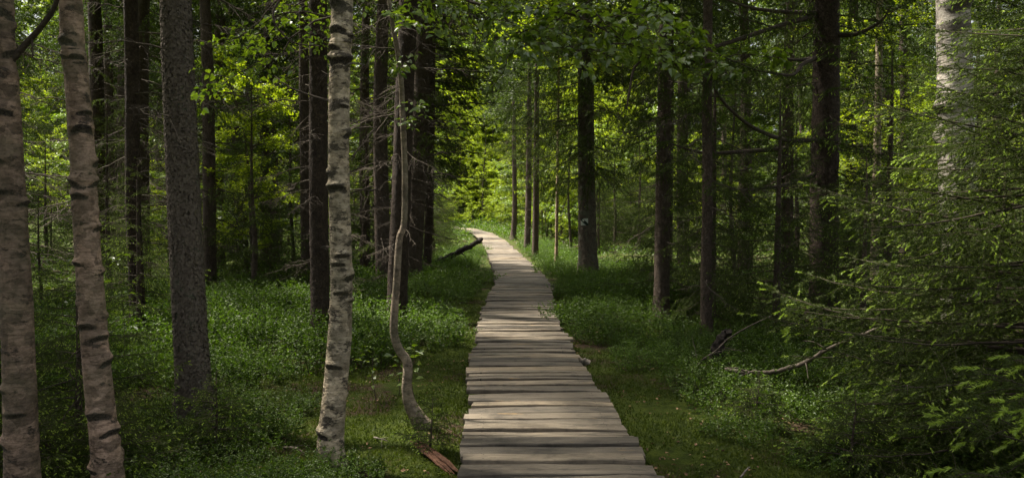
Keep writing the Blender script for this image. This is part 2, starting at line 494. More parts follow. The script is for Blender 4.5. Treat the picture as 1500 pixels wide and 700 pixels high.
def spruce_bough(seed, Ln, dens, nl, nw, tips, droop=.22, lift=.12, hang=.0, step2=.075, step3=.07, tipsize=1.0, spread=.46, mn=1, ms=2, bare=.15, wood=True, t3=1.0):
    """flat spray along +X: main shoot, side shoots, side-side shoots, needles, pale new tips"""
    rng = np.random.default_rng(seed)
    mb = MB()
    s = np.linspace(0, 1, 14)
    y = np.cumsum(rng.normal(0, .012, 14)) * Ln
    main = np.stack([Ln * s, y, -droop * Ln * s ** 1.25 + lift * Ln * s ** 3], -1)
    tube(mb, main, np.linspace(.011, .002, 14) * max(.5, Ln / 1.4), 5, 0) if wood else None
    twigs = [main[3:]]; tipP, tipT = [main[-1]], [norm(main[-1] - main[-2])]
    n2 = int(Ln * (1 - bare) / step2)
    for i in range(n2):
        si = bare + (1 - bare) * (i + rng.random() * .7) / n2
        side = 1 if i % 2 else -1
        j = min(int(si * 13), 12); f = si * 13 - j
        p0 = main[j] * (1 - f) + main[j + 1] * f
        T = norm(main[j + 1] - main[j])
        l2 = Ln * spread * ((1 - si) ** .8 * min(1, (si + .15) / .35)) * rng.uniform(.75, 1.2) + .05
        an = side * R(rng.uniform(42, 66))
        d = np.array([T[0] * math.cos(an) - T[1] * math.sin(an), T[0] * math.sin(an) + T[1] * math.cos(an), T[2] + rng.normal(-.10, .12)])
        d = norm(d)
        u = np.linspace(0, 1, 6)[:, None]
        P = p0 + d * l2 * u + np.array([0.25 * l2, 0, 0]) * u ** 2 * .5 + np.array([0, 0, -1.0]) * (l2 * (.16 + hang * rng.uniform(.5, 1.3))) * u ** 2
        P += np.cumsum(rng.normal(0, .008, P.shape), 0) * (l2 > .1)
        if wood: tube(mb, P, np.linspace(.0035, .0012, 6), 3, 0, cap=False)
        twigs.append(P)
        tipP.append(P[-1]); tipT.append(norm(P[-1] - P[-2]))
        n3 = int(l2 / step3)
        for k in range(n3):
            uk = (k + .6 + rng.random() * .5) / (n3 + .6)
            if uk > .96: continue
            kk = min(int(uk * 5), 4); q = P[kk] + (P[kk + 1] - P[kk]) * (uk * 5 - kk)
            T2 = norm(P[kk + 1] - P[kk])
            a2 = (1 if k % 2 else -1) * R(rng.uniform(38, 60))
            d3 = norm(np.array([T2[0] * math.cos(a2) - T2[1] * math.sin(a2), T2[0] * math.sin(a2) + T2[1] * math.cos(a2), T2[2] * .8 + rng.normal(-.12, .18) - hang * .7]))
            l3 = (.38 * l2 * (1 - uk) + .035) * rng.uniform(.7, 1.2)
            uu = np.linspace(0, 1, 3)[:, None]
            P3 = q + d3 * l3 * uu + np.array([0, 0, -1.0]) * l3 * (.12 + .5 * hang) * uu ** 2
            twigs.append(P3)
            if rng.random() < t3: tipP.append(P3[-1]); tipT.append(norm(P3[-1] - P3[-2]))
    P, T = sample_twigs(twigs, dens, rng)
    needles(mb, P, T, rng, nl, nw, mn)
    if tips > 0:
        tipP, tipT = np.array(tipP), np.array(tipT)
        keep = rng.random(len(tipP)) < tips
        keep[0] = True
        for p, d in zip(tipP[keep], tipT[keep]):
            d = norm(d + np.array([0, 0, -.35]) + rng.normal(0, .15, 3))
            l = tipsize * rng.uniform(.022, .048)
            k = max(6, int(26 * tipsize))
            u = rng.random(k)[:, None] * l
            pp = p + d * u; tt = np.repeat(d[None], k, 0)
            needles(mb, pp, tt, rng, .014 * tipsize ** .5, max(.0055, nw * 1.1), ms, flat=.15, fwd=1.3)
    return mb

def dead_branch(seed, Ln, k=5, fine=1.0, mat=0):
    rng = np.random.default_rng(seed); mb = MB()
    s = np.linspace(0, 1, 10)
    main = np.stack([Ln * s, np.cumsum(rng.normal(0, .03, 10)) * Ln, Ln * (-.10 * s - .12 * s ** 2 + .16 * s ** 3 * rng.random()) + np.cumsum(rng.normal(0, .012, 10)) * Ln], -1)
    tube(mb, main, np.linspace(.013, .0028, 10) * (Ln / 1.4) ** .7, k, mat)
    for i in range(int(Ln * 13 * fine)):
        si = rng.uniform(.12, .98); j = min(int(si * 9), 8)
        p0 = main[j] + (main[j + 1] - main[j]) * (si * 9 - j)
        l2 = Ln * .36 * (1 - si * .75) * rng.uniform(.35, 1.15)
        an = rng.choice([-1, 1]) * R(rng.uniform(35, 75))
        d = norm(np.array([math.cos(an), math.sin(an), rng.normal(-.28, .25)]))
        u = np.linspace(0, 1, 5)[:, None]
        P = p0 + d * l2 * u + np.array([.2, 0, -.18]) * l2 * u ** 2 + np.cumsum(rng.normal(0, .012, (5, 3)), 0) * l2 * 2
        tube(mb, P, np.linspace(.0045, .0018, 5), 3, mat, cap=False)
        for _ in range(int(rng.integers(1, 5) * fine)):
            q = P[rng.integers(1, 5)]; d3 = norm(d + rng.normal(0, .6, 3)); l3 = l2 * rng.uniform(.2, .5)
            P3 = q + d3 * l3 * np.linspace(0, 1, 3)[:, None] + np.array([0, 0, -.15]) * l3 * (np.linspace(0, 1, 3)[:, None] ** 2)
            tube(mb, P3, np.array([.0026, .0020, .0014]), 3, mat, cap=False)
    return mb

def leaves(mb, P, D, rng, ln, wd, mat, fold=.25, tilt=.9):
    """oval leaves: six corners folded along the midrib"""
    n = len(P)
    up = np.array([0, 0, 1.0]) + rng.normal(0, tilt * .5, (n, 3))
    W = norm(np.cross(D, up)); U = np.cross(W, D)
    l = (ln * rng.uniform(.65, 1.2, n))[:, None]; w_ = l * (wd / ln) * rng.uniform(.85, 1.15, n)[:, None]
    b = P; m1 = P + D * l * .45; t = P + D * l - U * l * .10
    c1 = P + D * l * .32 + W * w_ * .5 + U * w_ * fold; c2 = P + D * l * .32 - W * w_ * .5 + U * w_ * fold
    e1 = P + D * l * .70 + W * w_ * .36 + U * w_ * fold * .5; e2 = P + D * l * .70 - W * w_ * .36 + U * w_ * fold * .5
    V = np.stack([b, c1, e1, t, e2, c2, m1], 1).reshape(-1, 3)
    f = np.array([[0, 6, 1], [1, 6, 2], [2, 6, 3], [3, 6, 4], [4, 6, 5], [5, 6, 0]])
    F = (np.arange(n)[:, None, None] * 7 + f[None]).reshape(-1, 3)
    mb.add(V, F, mat, np.repeat(rng.random(n), 7))

def leaves_lo(mb, P, D, rng, ln, wd, mat, tilt=1.0):
    n = len(P)
    up = np.array([0, 0, 1.0]) + rng.normal(0, tilt * .5, (n, 3))
    W = norm(np.cross(D, up)); U = np.cross(W, D)
    l = (ln * rng.uniform(.6, 1.25, n))[:, None]; w_ = l * (wd / ln)
    V = np.stack([P, P + D * l * .45 + W * w_ * .5 + U * w_ * .2, P + D * l, P + D * l * .45 - W * w_ * .5 + U * w_ * .2], 1).reshape(-1, 3)
    F = (np.arange(n)[:, None, None] * 4 + np.array([[0, 2, 1], [0, 3, 2]])[None]).reshape(-1, 3)
    mb.add(V, F, mat, np.repeat(rng.random(n), 4))

def leafy_branch(seed, Ln, nl, ln, wd, droop=.15, hi=True):
    """broadleaf branch along +X with side twigs and oval leaves"""
    rng = np.random.default_rng(seed); mb = MB()
    s = np.linspace(0, 1, 12)
    main = np.stack([Ln * s, np.cumsum(rng.normal(0, .03, 12)) * Ln, np.cumsum(rng.normal(0, .02, 12)) * Ln + .15 * Ln * s - (droop + .15) * Ln * s ** 2], -1)
    tube(mb, main, np.linspace(.010, .0018, 12) * (Ln / 1.3) ** .7, 5, 0)
    tw = [main[3:]]
    for i in range(int(9 + Ln * 6)):
        si = rng.uniform(.15, .97); j = min(int(si * 11), 10)
        p0 = main[j] + (main[j + 1] - main[j]) * (si * 11 - j)
        l2 = Ln * .42 * (1 - .7 * si) * rng.uniform(.5, 1.2)
        an = rng.choice([-1, 1]) * R(rng.uniform(25, 65))
        d = norm(np.array([math.cos(an), math.sin(an), rng.normal(.05, .3)]))
        u = np.linspace(0, 1, 6)[:, None]
        P = p0 + d * l2 * u + np.array([0, 0, -droop]) * l2 * u ** 2 + np.cumsum(rng.normal(0, .015, (6, 3)), 0) * l2 * 2
        tube(mb, P, np.linspace(.003, .001, 6), 3, 0, cap=False); tw.append(P[1:])
    tot = sum(np.linalg.norm(np.diff(P, axis=0), axis=1).sum() for P in tw)
    P, T = sample_twigs(tw, nl / tot, rng)
    n = len(P)
    S = norm(np.cross(T, [0, 0, 1.0]) + 1e-6) * rng.choice([-1, 1], n)[:, None]
    D = norm(T * .6 + S * rng.uniform(.5, 1.1, n)[:, None] + rng.normal(0, .25, (n, 3)) + np.array([0, 0, -.15]))
    (leaves if hi else leaves_lo)(mb, P + D * .01, D, rng, ln, wd, 1)
    return mb

SPR = [M_twig, M_needle, M_shoot]
# near boughs (foreground), middle boughs, far crowns
B_near = [spruce_bough(100 + i, 1.4, 640, .018, .0040, .72, droop=.10 + .05 * i, lift=.08, tipsize=1.15, t3=.30).mesh('near_bough', SPR) for i in range(4)]
B_long = [spruce_bough(140 + i, .9, 700, .021, .0034, .8, droop=.12, lift=.10, tipsize=2.0, step2=.06, step3=.075).mesh('fresh_bough', SPR) for i in range(2)]
B_small = [spruce_bough(160 + i, .40, 800, .015, .0034, .5, droop=.1, lift=.10, step2=.032, step3=.05, tipsize=.7).mesh('small_bough', SPR) for i in range(3)]
B_mid_mb = [spruce_bough(200 + i, 1.8, 170, .034, .0095, .16, droop=.26, lift=.16, hang=.35, step2=.11, step3=.10) for i in range(4)]
B_mid = [b.mesh('mid_bough', SPR) for b in B_mid_mb]
B_bright = [spruce_bough(220 + i, 1.5, 190, .030, .0080, .7, droop=.2, lift=.14, hang=.15, step2=.10, step3=.10, tipsize=1.3).mesh('bright_bough', SPR) for i in range(3)]
B_far = [spruce_bough(240 + i, 1.8, 46, .085, .030, .0, droop=.30, lift=.18, hang=.35, step2=.20, step3=.17, wood=False) for i in range(3)]
D_br = [dead_branch(300 + i, 1.4).mesh('dead_branch', [M_deadtwig]) for i in range(6)]
D_dark = [dead_branch(320 + i, 1.4, fine=.8).mesh('dead_branch', [M_twig]) for i in range(4)]
LEAFM = [M_twig, M_leaf]
L_br = [leafy_branch(400 + i, 1.3, 130, .055, .040).mesh('leafy_branch', LEAFM) for i in range(4)]
L_over = [leafy_branch(440 + i, .55, 24, .074, .056).mesh('leafy_branch', LEAFM) for i in range(4)]
L_lime_mb = [leafy_branch(420 + i, 1.5, 240, .055, .038, hi=False) for i in range(4)]
L_lime = [b.mesh('leafy_branch', [M_twig, M_leaf_lime]) for b in L_lime_mb]
L_dim = [b.mesh('leafy_branch', [M_twig, M_leaf]) for b in L_lime_mb]

def rot_m(loc, az, el, roll=0.0, sc=1.0):
    return Matrix.Translation(tuple(float(x) for x in loc)) @ Matrix.Rotation(az, 4, 'Z') @ Matrix.Rotation(-el, 4, 'Y') @ Matrix.Rotation(roll, 4, 'X') @ Matrix.Diagonal((sc, sc, sc, 1))

STEM = {}
def crown_cone(seed, H, Rb, boughs, n, full=False, top=.25):
    """spruce crown: whorls of boughs, long below and short at the top"""
    rng = np.random.default_rng(seed); mb = MB()
    dat = [b.cat() for b in boughs]
    for i in range(n):
        u = (i + rng.random()) / n
        z = H * (1 - (1 - u) ** 1.0)
        l = Rb * ((1 - u) ** .8 * .9 + .08) * rng.uniform(.8, 1.15)
        if full: l *= min(1, .55 + u * 4)
        sc = l / 1.8
        mb.add_mb(dat[rng.integers(len(dat))], rot_m((0, 0, z), rng.uniform(0, 2 * np.pi), rng.normal(.05 + .45 * u, .12), rng.normal(0, .15), sc))
    tr = MB(); tube(tr, np.array([[0, 0, -.15], [.01 * H, 0, H * .25], [0, .01 * H, H * .5], [0, 0, H * 1.02]]), [.024 * H ** .7, .019 * H ** .7, .012 * H ** .7, .004], 8, 0)
    STEM[seed] = tr.mesh('trunk', [M_spruce])
    return mb
MB_FAR = [M_twig, M_needle_far, M_shoot]
CROWN = [crown_cone(500 + i, 10.0, 2.3, B_far, 150).mesh('spruce_crown', MB_FAR) for i in range(3)]
B_yng = [spruce_bough(260 + i, 1.8, 90, .042, .015, .18, droop=.26, lift=.16, hang=.35, step2=.12, step3=.12) for i in range(3)]
YOUNG = [crown_cone(510 + i, 4.0, 1.35, B_yng, 66, True).mesh('young_spruce_crown', SPR) for i in range(3)]
FARSPR = [crown_cone(520 + i, 14.0, 2.6, B_far, 190, True).mesh('far_spruce_crown', MB_FAR) for i in range(3)]

def leaf_crown(seed, H, Rr, n_limb, per, ln, lime, z0=.15):
    """broadleaf crown: limbs carrying sprays of leaves through the volume"""
    rng = np.random.default_rng(seed); mb = MB()
    tr = MB()
    tube(tr, curve(np.array([[0, 0, -.05], [rng.normal(0, .1), rng.normal(0, .1), H * .35], [rng.normal(0, .2), rng.normal(0, .2), H * .7], [rng.normal(0, .25), rng.normal(0, .25), H]]), 14), np.linspace(.011 * H, .003, 14), 7, 0)
    for i in range(n_limb):
        u = (i + rng.random()) / n_limb
        z = H * (z0 + (1 - z0) * u)
        az = rng.uniform(0, 2 * np.pi); l = Rr * (1 - .6 * abs(u - .35)) * rng.uniform(.6, 1.15); el = rng.uniform(.0, .7)
        d = np.array([math.cos(az) * math.cos(el), math.sin(az) * math.cos(el), math.sin(el)])
        s = np.linspace(0, 1, 7)[:, None]
        P = np.array([0, 0, z]) + d * l * s + np.array([0, 0, -.25]) * l * s ** 2 + np.cumsum(rng.normal(0, .03, (7, 3)), 0) * l
        tube(mb, P, np.linspace(.004 * H ** .7, .0015, 7), 4, 0, cap=False)
        tw = [P[2:]]
        for _ in range(7):
            q = P[rng.integers(1, 7)]; d2 = norm(d + rng.normal(0, .55, 3) * np.array([1, 1, .6])); l2 = l * rng.uniform(.2, .5)
            P2 = q + d2 * l2 * np.linspace(0, 1, 4)[:, None] + np.array([0, 0, -.2]) * l2 * (np.linspace(0, 1, 4)[:, None] ** 2)
            tube(mb, P2, np.linspace(.003, .001, 4), 3, 0, cap=False); tw.append(P2)
        tot = sum(np.linalg.norm(np.diff(q, axis=0), axis=1).sum() for q in tw)
        PP, T = sample_twigs(tw, per / tot, rng)
        n = len(PP)
        D = norm(T * .5 + rng.normal(0, .6, (n, 3)) * np.array([1, 1, .5]) + np.array([0, 0, -.2]))
        leaves_lo(mb, PP + D * .015 + rng.normal(0, .03, (n, 3)), D, rng, ln, ln * .68, 1)
    STEM[seed] = tr.mesh('trunk', [M_smooth])
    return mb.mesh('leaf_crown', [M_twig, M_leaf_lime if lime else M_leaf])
LC_near = [leaf_crown(600 + i, 4.2, 1.3, 30, 330, .062, i % 2 == 0) for i in range(4)]
LC_tall = [leaf_crown(620 + i, 12.0, 2.8, 66, 300, .125, i % 2 == 0, .12) for i in range(4)]

# ------------------------------------------------------------------ trunks
def trunk_mesh(P, rad, mat, seed, k=20, ring=.05, rough=.02, scars=0, scar_size=.05, flare=.5, burl=()):
    """tapering, uneven trunk round a polyline given from the ground up (local coordinates)"""
    rng = np.random.default_rng(seed)
    P = np.asarray(P, float); rad = np.asarray(rad, float)
    n = max(8, int((P[-1, 2] - P[0, 2]) / ring))
    hi = P[:, 2] < 1e9
    Q = curve(P, n); rr = np.interp(np.linspace(0, len(P) - 1, n), np.arange(len(P)), rad)
    h = Q[:, 2] - Q[0, 2]
    T = norm(np.gradient(Q, axis=0))
    Nn = norm(np.cross(T, [0, 1.0, 0])); B = np.cross(T, Nn)
    th = np.arange(k) / k * 2 * np.pi
    TH, HH = np.meshgrid(th, h)
    amp = rough * (np.sin(3 * TH + HH * 2.1 + seed) * .5 + np.sin(5 * TH - HH * 6.3) * .35 + np.sin(2 * TH + HH * 11 + 1) * .35 + rng.normal(0, .35, TH.shape))
    rt = rr[:, None] * (1 + amp)
    lob = 1 + .35 * np.sin(4 * TH + seed) + .25 * np.sin(7 * TH + seed * 2)
    rt = rt * (1 + flare * np.exp(-(HH + P[0, 2]).clip(0) / .16) * lob.clip(.2))
    a = np.zeros_like(rt)
    for i in range(scars):
        hs = rng.uniform(.45, 4.5) if i else .8
        ts = rng.uniform(0, 2 * np.pi); sz = scar_size * rng.uniform(.6, 1.3)
        dth = (TH - ts + np.pi) % (2 * np.pi) - np.pi
        g = np.exp(-((dth * rr[:, None] / (sz * 1.5)) ** 2) - (((HH - hs - .25 * sz * np.cos(dth * 2)) / (sz * .42)) ** 2))
        a = np.maximum(a, g)
        rt = rt + rr[:, None] * .30 * np.exp(-((dth * rr[:, None] / (sz * 1.3)) ** 2) - (((HH - hs - sz * .5) / (sz * .5)) ** 2)) - rr[:, None] * .10 * g
    V = Q[:, None] + rt[..., None] * (np.cos(TH)[..., None] * Nn[:, None] + np.sin(TH)[..., None] * B[:, None])
    i = np.arange(n - 1)[:, None] * k; j = np.arange(k)[None]; j2 = (j + 1) % k
    q = np.stack([i + j, i + j2, i + k + j2, i + k + j], -1).reshape(-1, 4)
    F = np.concatenate([q[:, [0, 1, 2]], q[:, [0, 2, 3]]])
    mb = MB(); mb.add(V.reshape(-1, 3), F, 0, a.ravel(), True)
    return mb.mesh('trunk', [mat]), Q, rr

def limb_mesh(pts, r0, r1, mat, k=7):
    mb = MB(); n = 4 * len(pts)
    tube(mb, curve(pts, n), np.linspace(r0, r1, n), k, 0)
    return mb.mesh('limb', [mat])

rngT = np.random.default_rng(77)
def hero(name, label, cat, px, Y, H, mat, seed, k=18, rough=.03, scars=0, scar_size=.05, flare=.5, ring=.05, group=None, depth=None):
    """px: (pixel x, pixel y, pixel width) from the top down; the tree stands at distance Y"""
    pts = [at(x, y, Y) for x, y, w_ in px][::-1]
    rad = [w_ / FPX * Y / 2 for x, y, w_ in px][::-1]
    base = pts[0].copy()
    gz = float(ground_z(base[0], base[1]))
    d0 = (pts[1] - pts[0]) / max(1e-6, pts[1][2] - pts[0][2])
    if base[2] > gz:
        base = base + d0 * (gz - base[2]) * .6; base[2] = gz
    base[2] = gz - .06
    while pts and pts[0][2] < gz + .12: pts.pop(0); rad.pop(0)
    sunk = base - np.array([0, 0, .22]) - d0 * .02
    P = [sunk, base] + pts; rr = [rad[0] * 1.1, rad[0] * 1.06] + rad
    d = (P[-1] - P[-2]); d = d / d[2]; d[:2] *= .5
    top = P[-1]
    if top[2] < H:
        for f in (.35, .7, 1.0):
            z = top[2] + (H - top[2]) * f
            P.append(np.array([top[0] + d[0] * (z - top[2]), top[1] + d[1] * (z - top[2]), z])); rr.append(max(.012, rr[len(rad) + 1] * (1 - f * .85)))
    P = np.array(P); loc = P[1] + np.array([0, 0, .06])
    root = empty(name, loc); tag(root, label, cat, group)
    me, Q, r2 = trunk_mesh(P - loc, rr, mat, seed, k, ring, rough, scars, scar_size, flare)
    obj('trunk', me, root)
    root['_'] = 0; del root['_']
    return root, Q, r2, loc

def trunk_at(Q, z):
    return np.array([np.interp(z, Q[:, 2], Q[:, 0]), np.interp(z, Q[:, 2], Q[:, 1]), z])
def dress(tree, meshes, name, n, z0, z1, l0, l1, seed, el=(-.1, .15), az=None, base=1.4):
    root, Q, rr, loc = tree
    rng = np.random.default_rng(seed)
    for i in range(n):
        u = (i + rng.random()) / n
        z = z0 + (z1 - z0) * u
        a = rng.uniform(0, 2 * np.pi) if az is None else rng.normal(az[0], az[1])
        l = (l0 + (l1 - l0) * u) * rng.uniform(.6, 1.2)
        obj(name, meshes[rng.integers(len(meshes))], root, rot_m(trunk_at(Q, z), a, rng.normal(*el), rng.normal(0, .3), l / base))
def crown(tree, z, H, Rr, mesh, seed, hp=10.0, rp=2.3):
    root, Q, rr, loc = tree
    p = trunk_at(Q, z)
    Rr *= 1.3
    obj('crown', mesh, root, Matrix.Translation(tuple(float(x) for x in p)) @ Matrix.Rotation(seed * 1.7, 4, 'Z') @ Matrix.Diagonal((Rr / rp, Rr / rp, H / hp, 1)))
def limb(tree, name, px, Y, r0, r1, mat):
    """a limb drawn through photograph pixels (x, y, distance)"""
    root, Q, rr, loc = tree
    pts = np.array([at(x, y, d) for x, y, d in px]) - loc
    return obj(name, limb_mesh(pts, r0, r1, mat), root)

# --- birches in front
t = hero('birch_tree', 'dull brown birch trunk with dark crescent scars and forked limb at the forest edge', 'tree',
         [(2, 0, 30), (8, 120, 34), (14, 250, 38), (22, 400, 41), (28, 550, 43), (32, 700, 46)], 4.5, 13, M_birch_dull, 1, 48, .03, 34, .055, .3, .014)
limb(t, 'limb', [(8, 100, 4.5), (35, 68, 4.5), (60, 40, 4.45), (82, 5, 4.4), (95, -60, 4.3)], 0, .022, .010, M_twig)
limb(t, 'limb', [(47, 55, 4.48), (48, 80, 4.46), (49, 82, 4.44)], 0, .007, .003, M_twig)
crown(t, 7.0, 7, 2.2, LC_tall[1], 1, 12, 2.8)
t = hero('birch_tree', 'slender tan birch leaning left with black bark scars, paired with browner birch', 'tree',
         [(103, 0, 31), (110, 90, 32), (119, 200, 33), (126, 320, 34), (133, 430, 36), (142, 540, 37), (152, 640, 39), (158, 700, 42)], 4.85, 14, M_birch_tan, 2, 48, .035, 38, .055, .3, .014)
crown(t, 7.0, 8, 2.2, LC_tall[0], 2, 12, 2.8)
t = hero('birch_tree', 'pale cream birch with slightly bent trunk standing alone over open moss', 'tree',
         [(501, -20, 31), (499, 60, 30), (497, 140, 30), (496, 240, 30), (499, 340, 31), (500, 420, 32), (497, 500, 34), (489, 590, 35), (484, 650, 36), (487, 720, 37)], 5.2, 14, M_birch, 3, 48, .035, 36, .05, .3, .013)
limb(t, 'branch_stub', [(497, 115, 5.2), (505, 100, 5.15), (515, 93, 5.1), (534, 95, 5.05)], 0, .012, .004, M_greytwig)
limb(t, 'limb', [(488, 150, 5.2), (455, 140, 5.3), (425, 128, 5.4), (400, 110, 5.6)], 0, .011, .003, M_twig)
limb(t, 'limb', [(500, -60, 5.2), (440, -30, 5.1), (400, 20, 5.0), (425, 60, 4.95), (468, 68, 4.9)], 0, .012, .003, M_twig)
dress(t, L_br, 'leafy_branch', 7, 3.0, 4.2, .9, 1.2, 31, (-.25, .2), az=(math.pi * .9, 1.2), base=1.3)
crown(t, 7.2, 8, 2.2, LC_tall[1], 3, 12, 2.8)
t = hero('birch_tree', 'broad white birch trunk with large black bark patches behind spruce boughs', 'tree',
         [(1396, -20, 44), (1398, 100, 46), (1400, 200, 48), (1405, 320, 50), (1408, 480, 52), (1410, 600, 54)], 8.2, 16, M_birch_white, 4, 36, .025, 12, .15, .3, .02)
crown(t, 8.5, 8, 2.6, LC_tall[0], 4, 12, 2.8)

# --- crooked sapling with the overhanging leafy branches
t = hero('rowan_sapling', 'thin crooked sapling with snaking trunk beside boardwalk', 'tree',
         [(566, -60, 5), (570, 0, 6), (576, 40, 7), (582, 75, 7), (587, 115, 8), (590, 175, 8.5), (593, 250, 9), (592, 325, 9.5), (585, 352, 10), (581, 415, 11), (577, 480, 12), (584, 510, 13), (597, 532, 14), (596, 570, 14), (603, 595, 15), (614, 618, 16), (626, 645, 20)], 6.3, 4.6, M_smooth, 5, 12, .05, 0, .03, .8, .02)
limb(t, 'limb', [(572, -110, 6.3), (630, -35, 6.0), (680, 0, 5.6), (760, 15, 5.2), (840, 22, 5.0), (905, 56, 4.9)], 0, .017, .004, M_twig)
limb(t, 'limb', [(775, 16, 5.15), (795, 32, 5.12), (793, 62, 5.1), (818, 66, 5.1)], 0, .007, .002, M_twig)
limb(t, 'limb', [(840, 22, 5.0), (865, 0, 4.95), (885, -25, 4.9)], 0, .007, .003, M_twig)
limb(t, 'limb', [(587, 115, 6.3), (600, 85, 6.25), (620, 60, 6.2), (640, 20, 6.1)], 0, .006, .002, M_twig)
root, Q, rr, loc = t
rl = np.random.default_rng(88)
for i in range(40):
    px_ = rl.uniform(670, 940); p = at(px_, 18 + max(0, px_ - 830) * .35 + abs(rl.normal(0, 22)), rl.uniform(4.8, 5.3)) - loc
    obj('leafy_branch', L_over[i % 4], root, rot_m(p, rl.uniform(-2.6, .9), rl.normal(-.1, .35), rl.normal(0, .5), rl.uniform(.6, 1.0)))
for (px_, py_, s_) in ((590, 175, .3), (600, 150, .35), (640, 165, .3), (605, 70, .4), (560, 20, .5), (640, 20, .45), (600, 10, .5), (540, 30, .45), (655, 40, .4)):
    obj('leafy_branch', L_over[rl.integers(4)], root, rot_m(at(px_, py_, 6.25) - loc, rl.uniform(-2, 1), rl.normal(.0, .3), 0, s_ * 2.0))

# --- spruces, left side
t = hero('spruce_tree', 'thick grey-brown spruce trunk crusted with scaly bark and lichen', 'tree',
         [(257, -20, 41), (261, 100, 42), (266, 220, 43), (271, 330, 44), (276, 430, 45), (281, 520, 46), (286, 590, 49), (288, 620, 56)], 6.9, 17, M_spruce_l, 6, 64, .05, 0, .05, .4, .02)
def bark_scales(tree, n, zmax, seed, size=.026):
    root, Q, rr, loc = tree
    rng = np.random.default_rng(seed)
    z = rng.uniform(.05, zmax, n); th = rng.uniform(0, 2 * np.pi, n)
    cx = np.interp(z, Q[:, 2], Q[:, 0]); cy_ = np.interp(z, Q[:, 2], Q[:, 1]); r = np.interp(z, Q[:, 2], rr) * (1.0 + .3 * np.exp(-z / .16))
    Nn = np.stack([np.cos(th), np.sin(th), np.zeros(n)], -1); Tt = np.stack([-np.sin(th), np.cos(th), np.zeros(n)], -1); U = np.array([0, 0, 1.0])
    C = np.stack([cx, cy_, z], -1) + Nn * (r * 1.005)[:, None]
    k = 6; an = np.arange(k) / k * 2 * np.pi
    w_ = size * rng.uniform(.35, .8, n); h = size * rng.uniform(.45, 1.1, n); rot = rng.normal(0, .5, n)
    jit = rng.uniform(.65, 1.2, (n, k))
    a = np.cos(an)[None] * w_[:, None] * jit; b = np.sin(an)[None] * h[:, None] * jit
    a2 = a * np.cos(rot)[:, None] - b * np.sin(rot)[:, None]; b2 = a * np.sin(rot)[:, None] + b * np.cos(rot)[:, None]
    tx = rng.normal(0, .12, n); tz = rng.normal(.16, .16, n)             # curling edges
    lift = .003 + np.abs(tx[:, None] * a2) + np.maximum(0, -b2 * tz[:, None]) + rng.uniform(0, .0025, (n, 1))
    V = C[:, None] + a2[..., None] * Tt[:, None] + b2[..., None] * U + lift[..., None] * Nn[:, None]
    mid = C + Nn * (.0045 + rng.uniform(0, .002, n))[:, None]
    V = np.concatenate([V, mid[:, None]], 1).reshape(-1, 3)
    f = np.array([[6, i, (i + 1) % 6] for i in range(6)])
    F = (np.arange(n)[:, None, None] * 7 + f[None]).reshape(-1, 3)
    mb = MB(); mb.add(V, F, 0, np.repeat(rng.random(n), 7))
    o = obj('bark_scales', mb.mesh('bark_scales', [M_scale]), root); tag(o, kind='stuff')
M_scale = simple('bark_scale', (.088, .070, .054), (.150, .124, .098), 60, use_attr=True)
bark_scales(t, 13000, 4.2, 62, .021)
dress(t, D_br, 'dead_branch', 10, 2.6, 5.5, .9, 1.3, 61, (.02, .15))
crown(t, 7.5, 9, 2.3, CROWN[0], 6)
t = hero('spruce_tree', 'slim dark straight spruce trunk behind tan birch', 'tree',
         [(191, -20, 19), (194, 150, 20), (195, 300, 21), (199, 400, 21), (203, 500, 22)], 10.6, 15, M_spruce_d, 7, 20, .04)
dress(t, D_br, 'dead_branch', 26, .9, 5.6, .8, 1.4, 71)
crown(t, 6.5, 8, 2.0, CROWN[1], 7)
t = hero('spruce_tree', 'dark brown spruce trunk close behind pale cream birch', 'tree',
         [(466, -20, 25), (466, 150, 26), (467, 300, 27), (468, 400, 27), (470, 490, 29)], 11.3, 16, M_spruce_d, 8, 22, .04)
dress(t, D_br, 'dead_branch', 40, .8, 6.0, 1.0, 1.7, 81)
crown(t, 7.0, 9, 2.2, CROWN[2], 8)
t = hero('spruce_tree', 'narrow spruce trunk tucked beside darker spruce behind cream birch', 'tree',
         [(444, -20, 13), (446, 200, 14), (449, 420, 16)], 17.5, 16, M_spruce, 9, 16, .04)
dress(t, D_br, 'dead_branch', 34, 1.0, 7.5, 1.0, 1.8, 91)
crown(t, 8.0, 8, 2.0, CROWN[0], 9)
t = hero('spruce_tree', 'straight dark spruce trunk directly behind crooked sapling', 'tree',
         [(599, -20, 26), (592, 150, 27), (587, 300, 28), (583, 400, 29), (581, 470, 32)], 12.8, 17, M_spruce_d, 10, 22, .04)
dress(t, D_br, 'dead_branch', 38, .9, 6.5, 1.0, 1.8, 101)
crown(t, 7.5, 9, 2.2, CROWN[1], 10)
t = hero('spruce_tree', 'broad leaning spruce trunk with scaly bark beside crooked sapling', 'tree',
         [(624, -20, 22), (617, 150, 24), (611, 280, 26), (606, 360, 28), (602, 425, 33)], 18.0, 18, M_spruce, 11, 24, .04)
dress(t, D_br, 'dead_branch', 30, 1.0, 8.0, 1.2, 2.4, 111)
dress(t, D_dark, 'dead_branch', 26, 2.0, 8.5, 1.8, 2.8, 112, (.05, .12), az=(0, .7))
dress(t, B_mid, 'branch', 30, 2.6, 8.5, 1.8, 2.6, 113, (-.05, .12), az=(-.2, .8), base=1.8)
crown(t, 8.5, 9, 2.4, CROWN[2], 11)
t = hero('spruce_tree', 'thin dark spruce stem right of broad leaning spruce', 'tree',
         [(633, -20, 10), (632, 150, 11), (629, 300, 12), (625, 400, 14)], 21.0, 17, M_spruce_d, 12, 14, .03)
dress(t, D_dark, 'dead_branch', 30, 1.0, 9.0, 1.2, 2.2, 121)
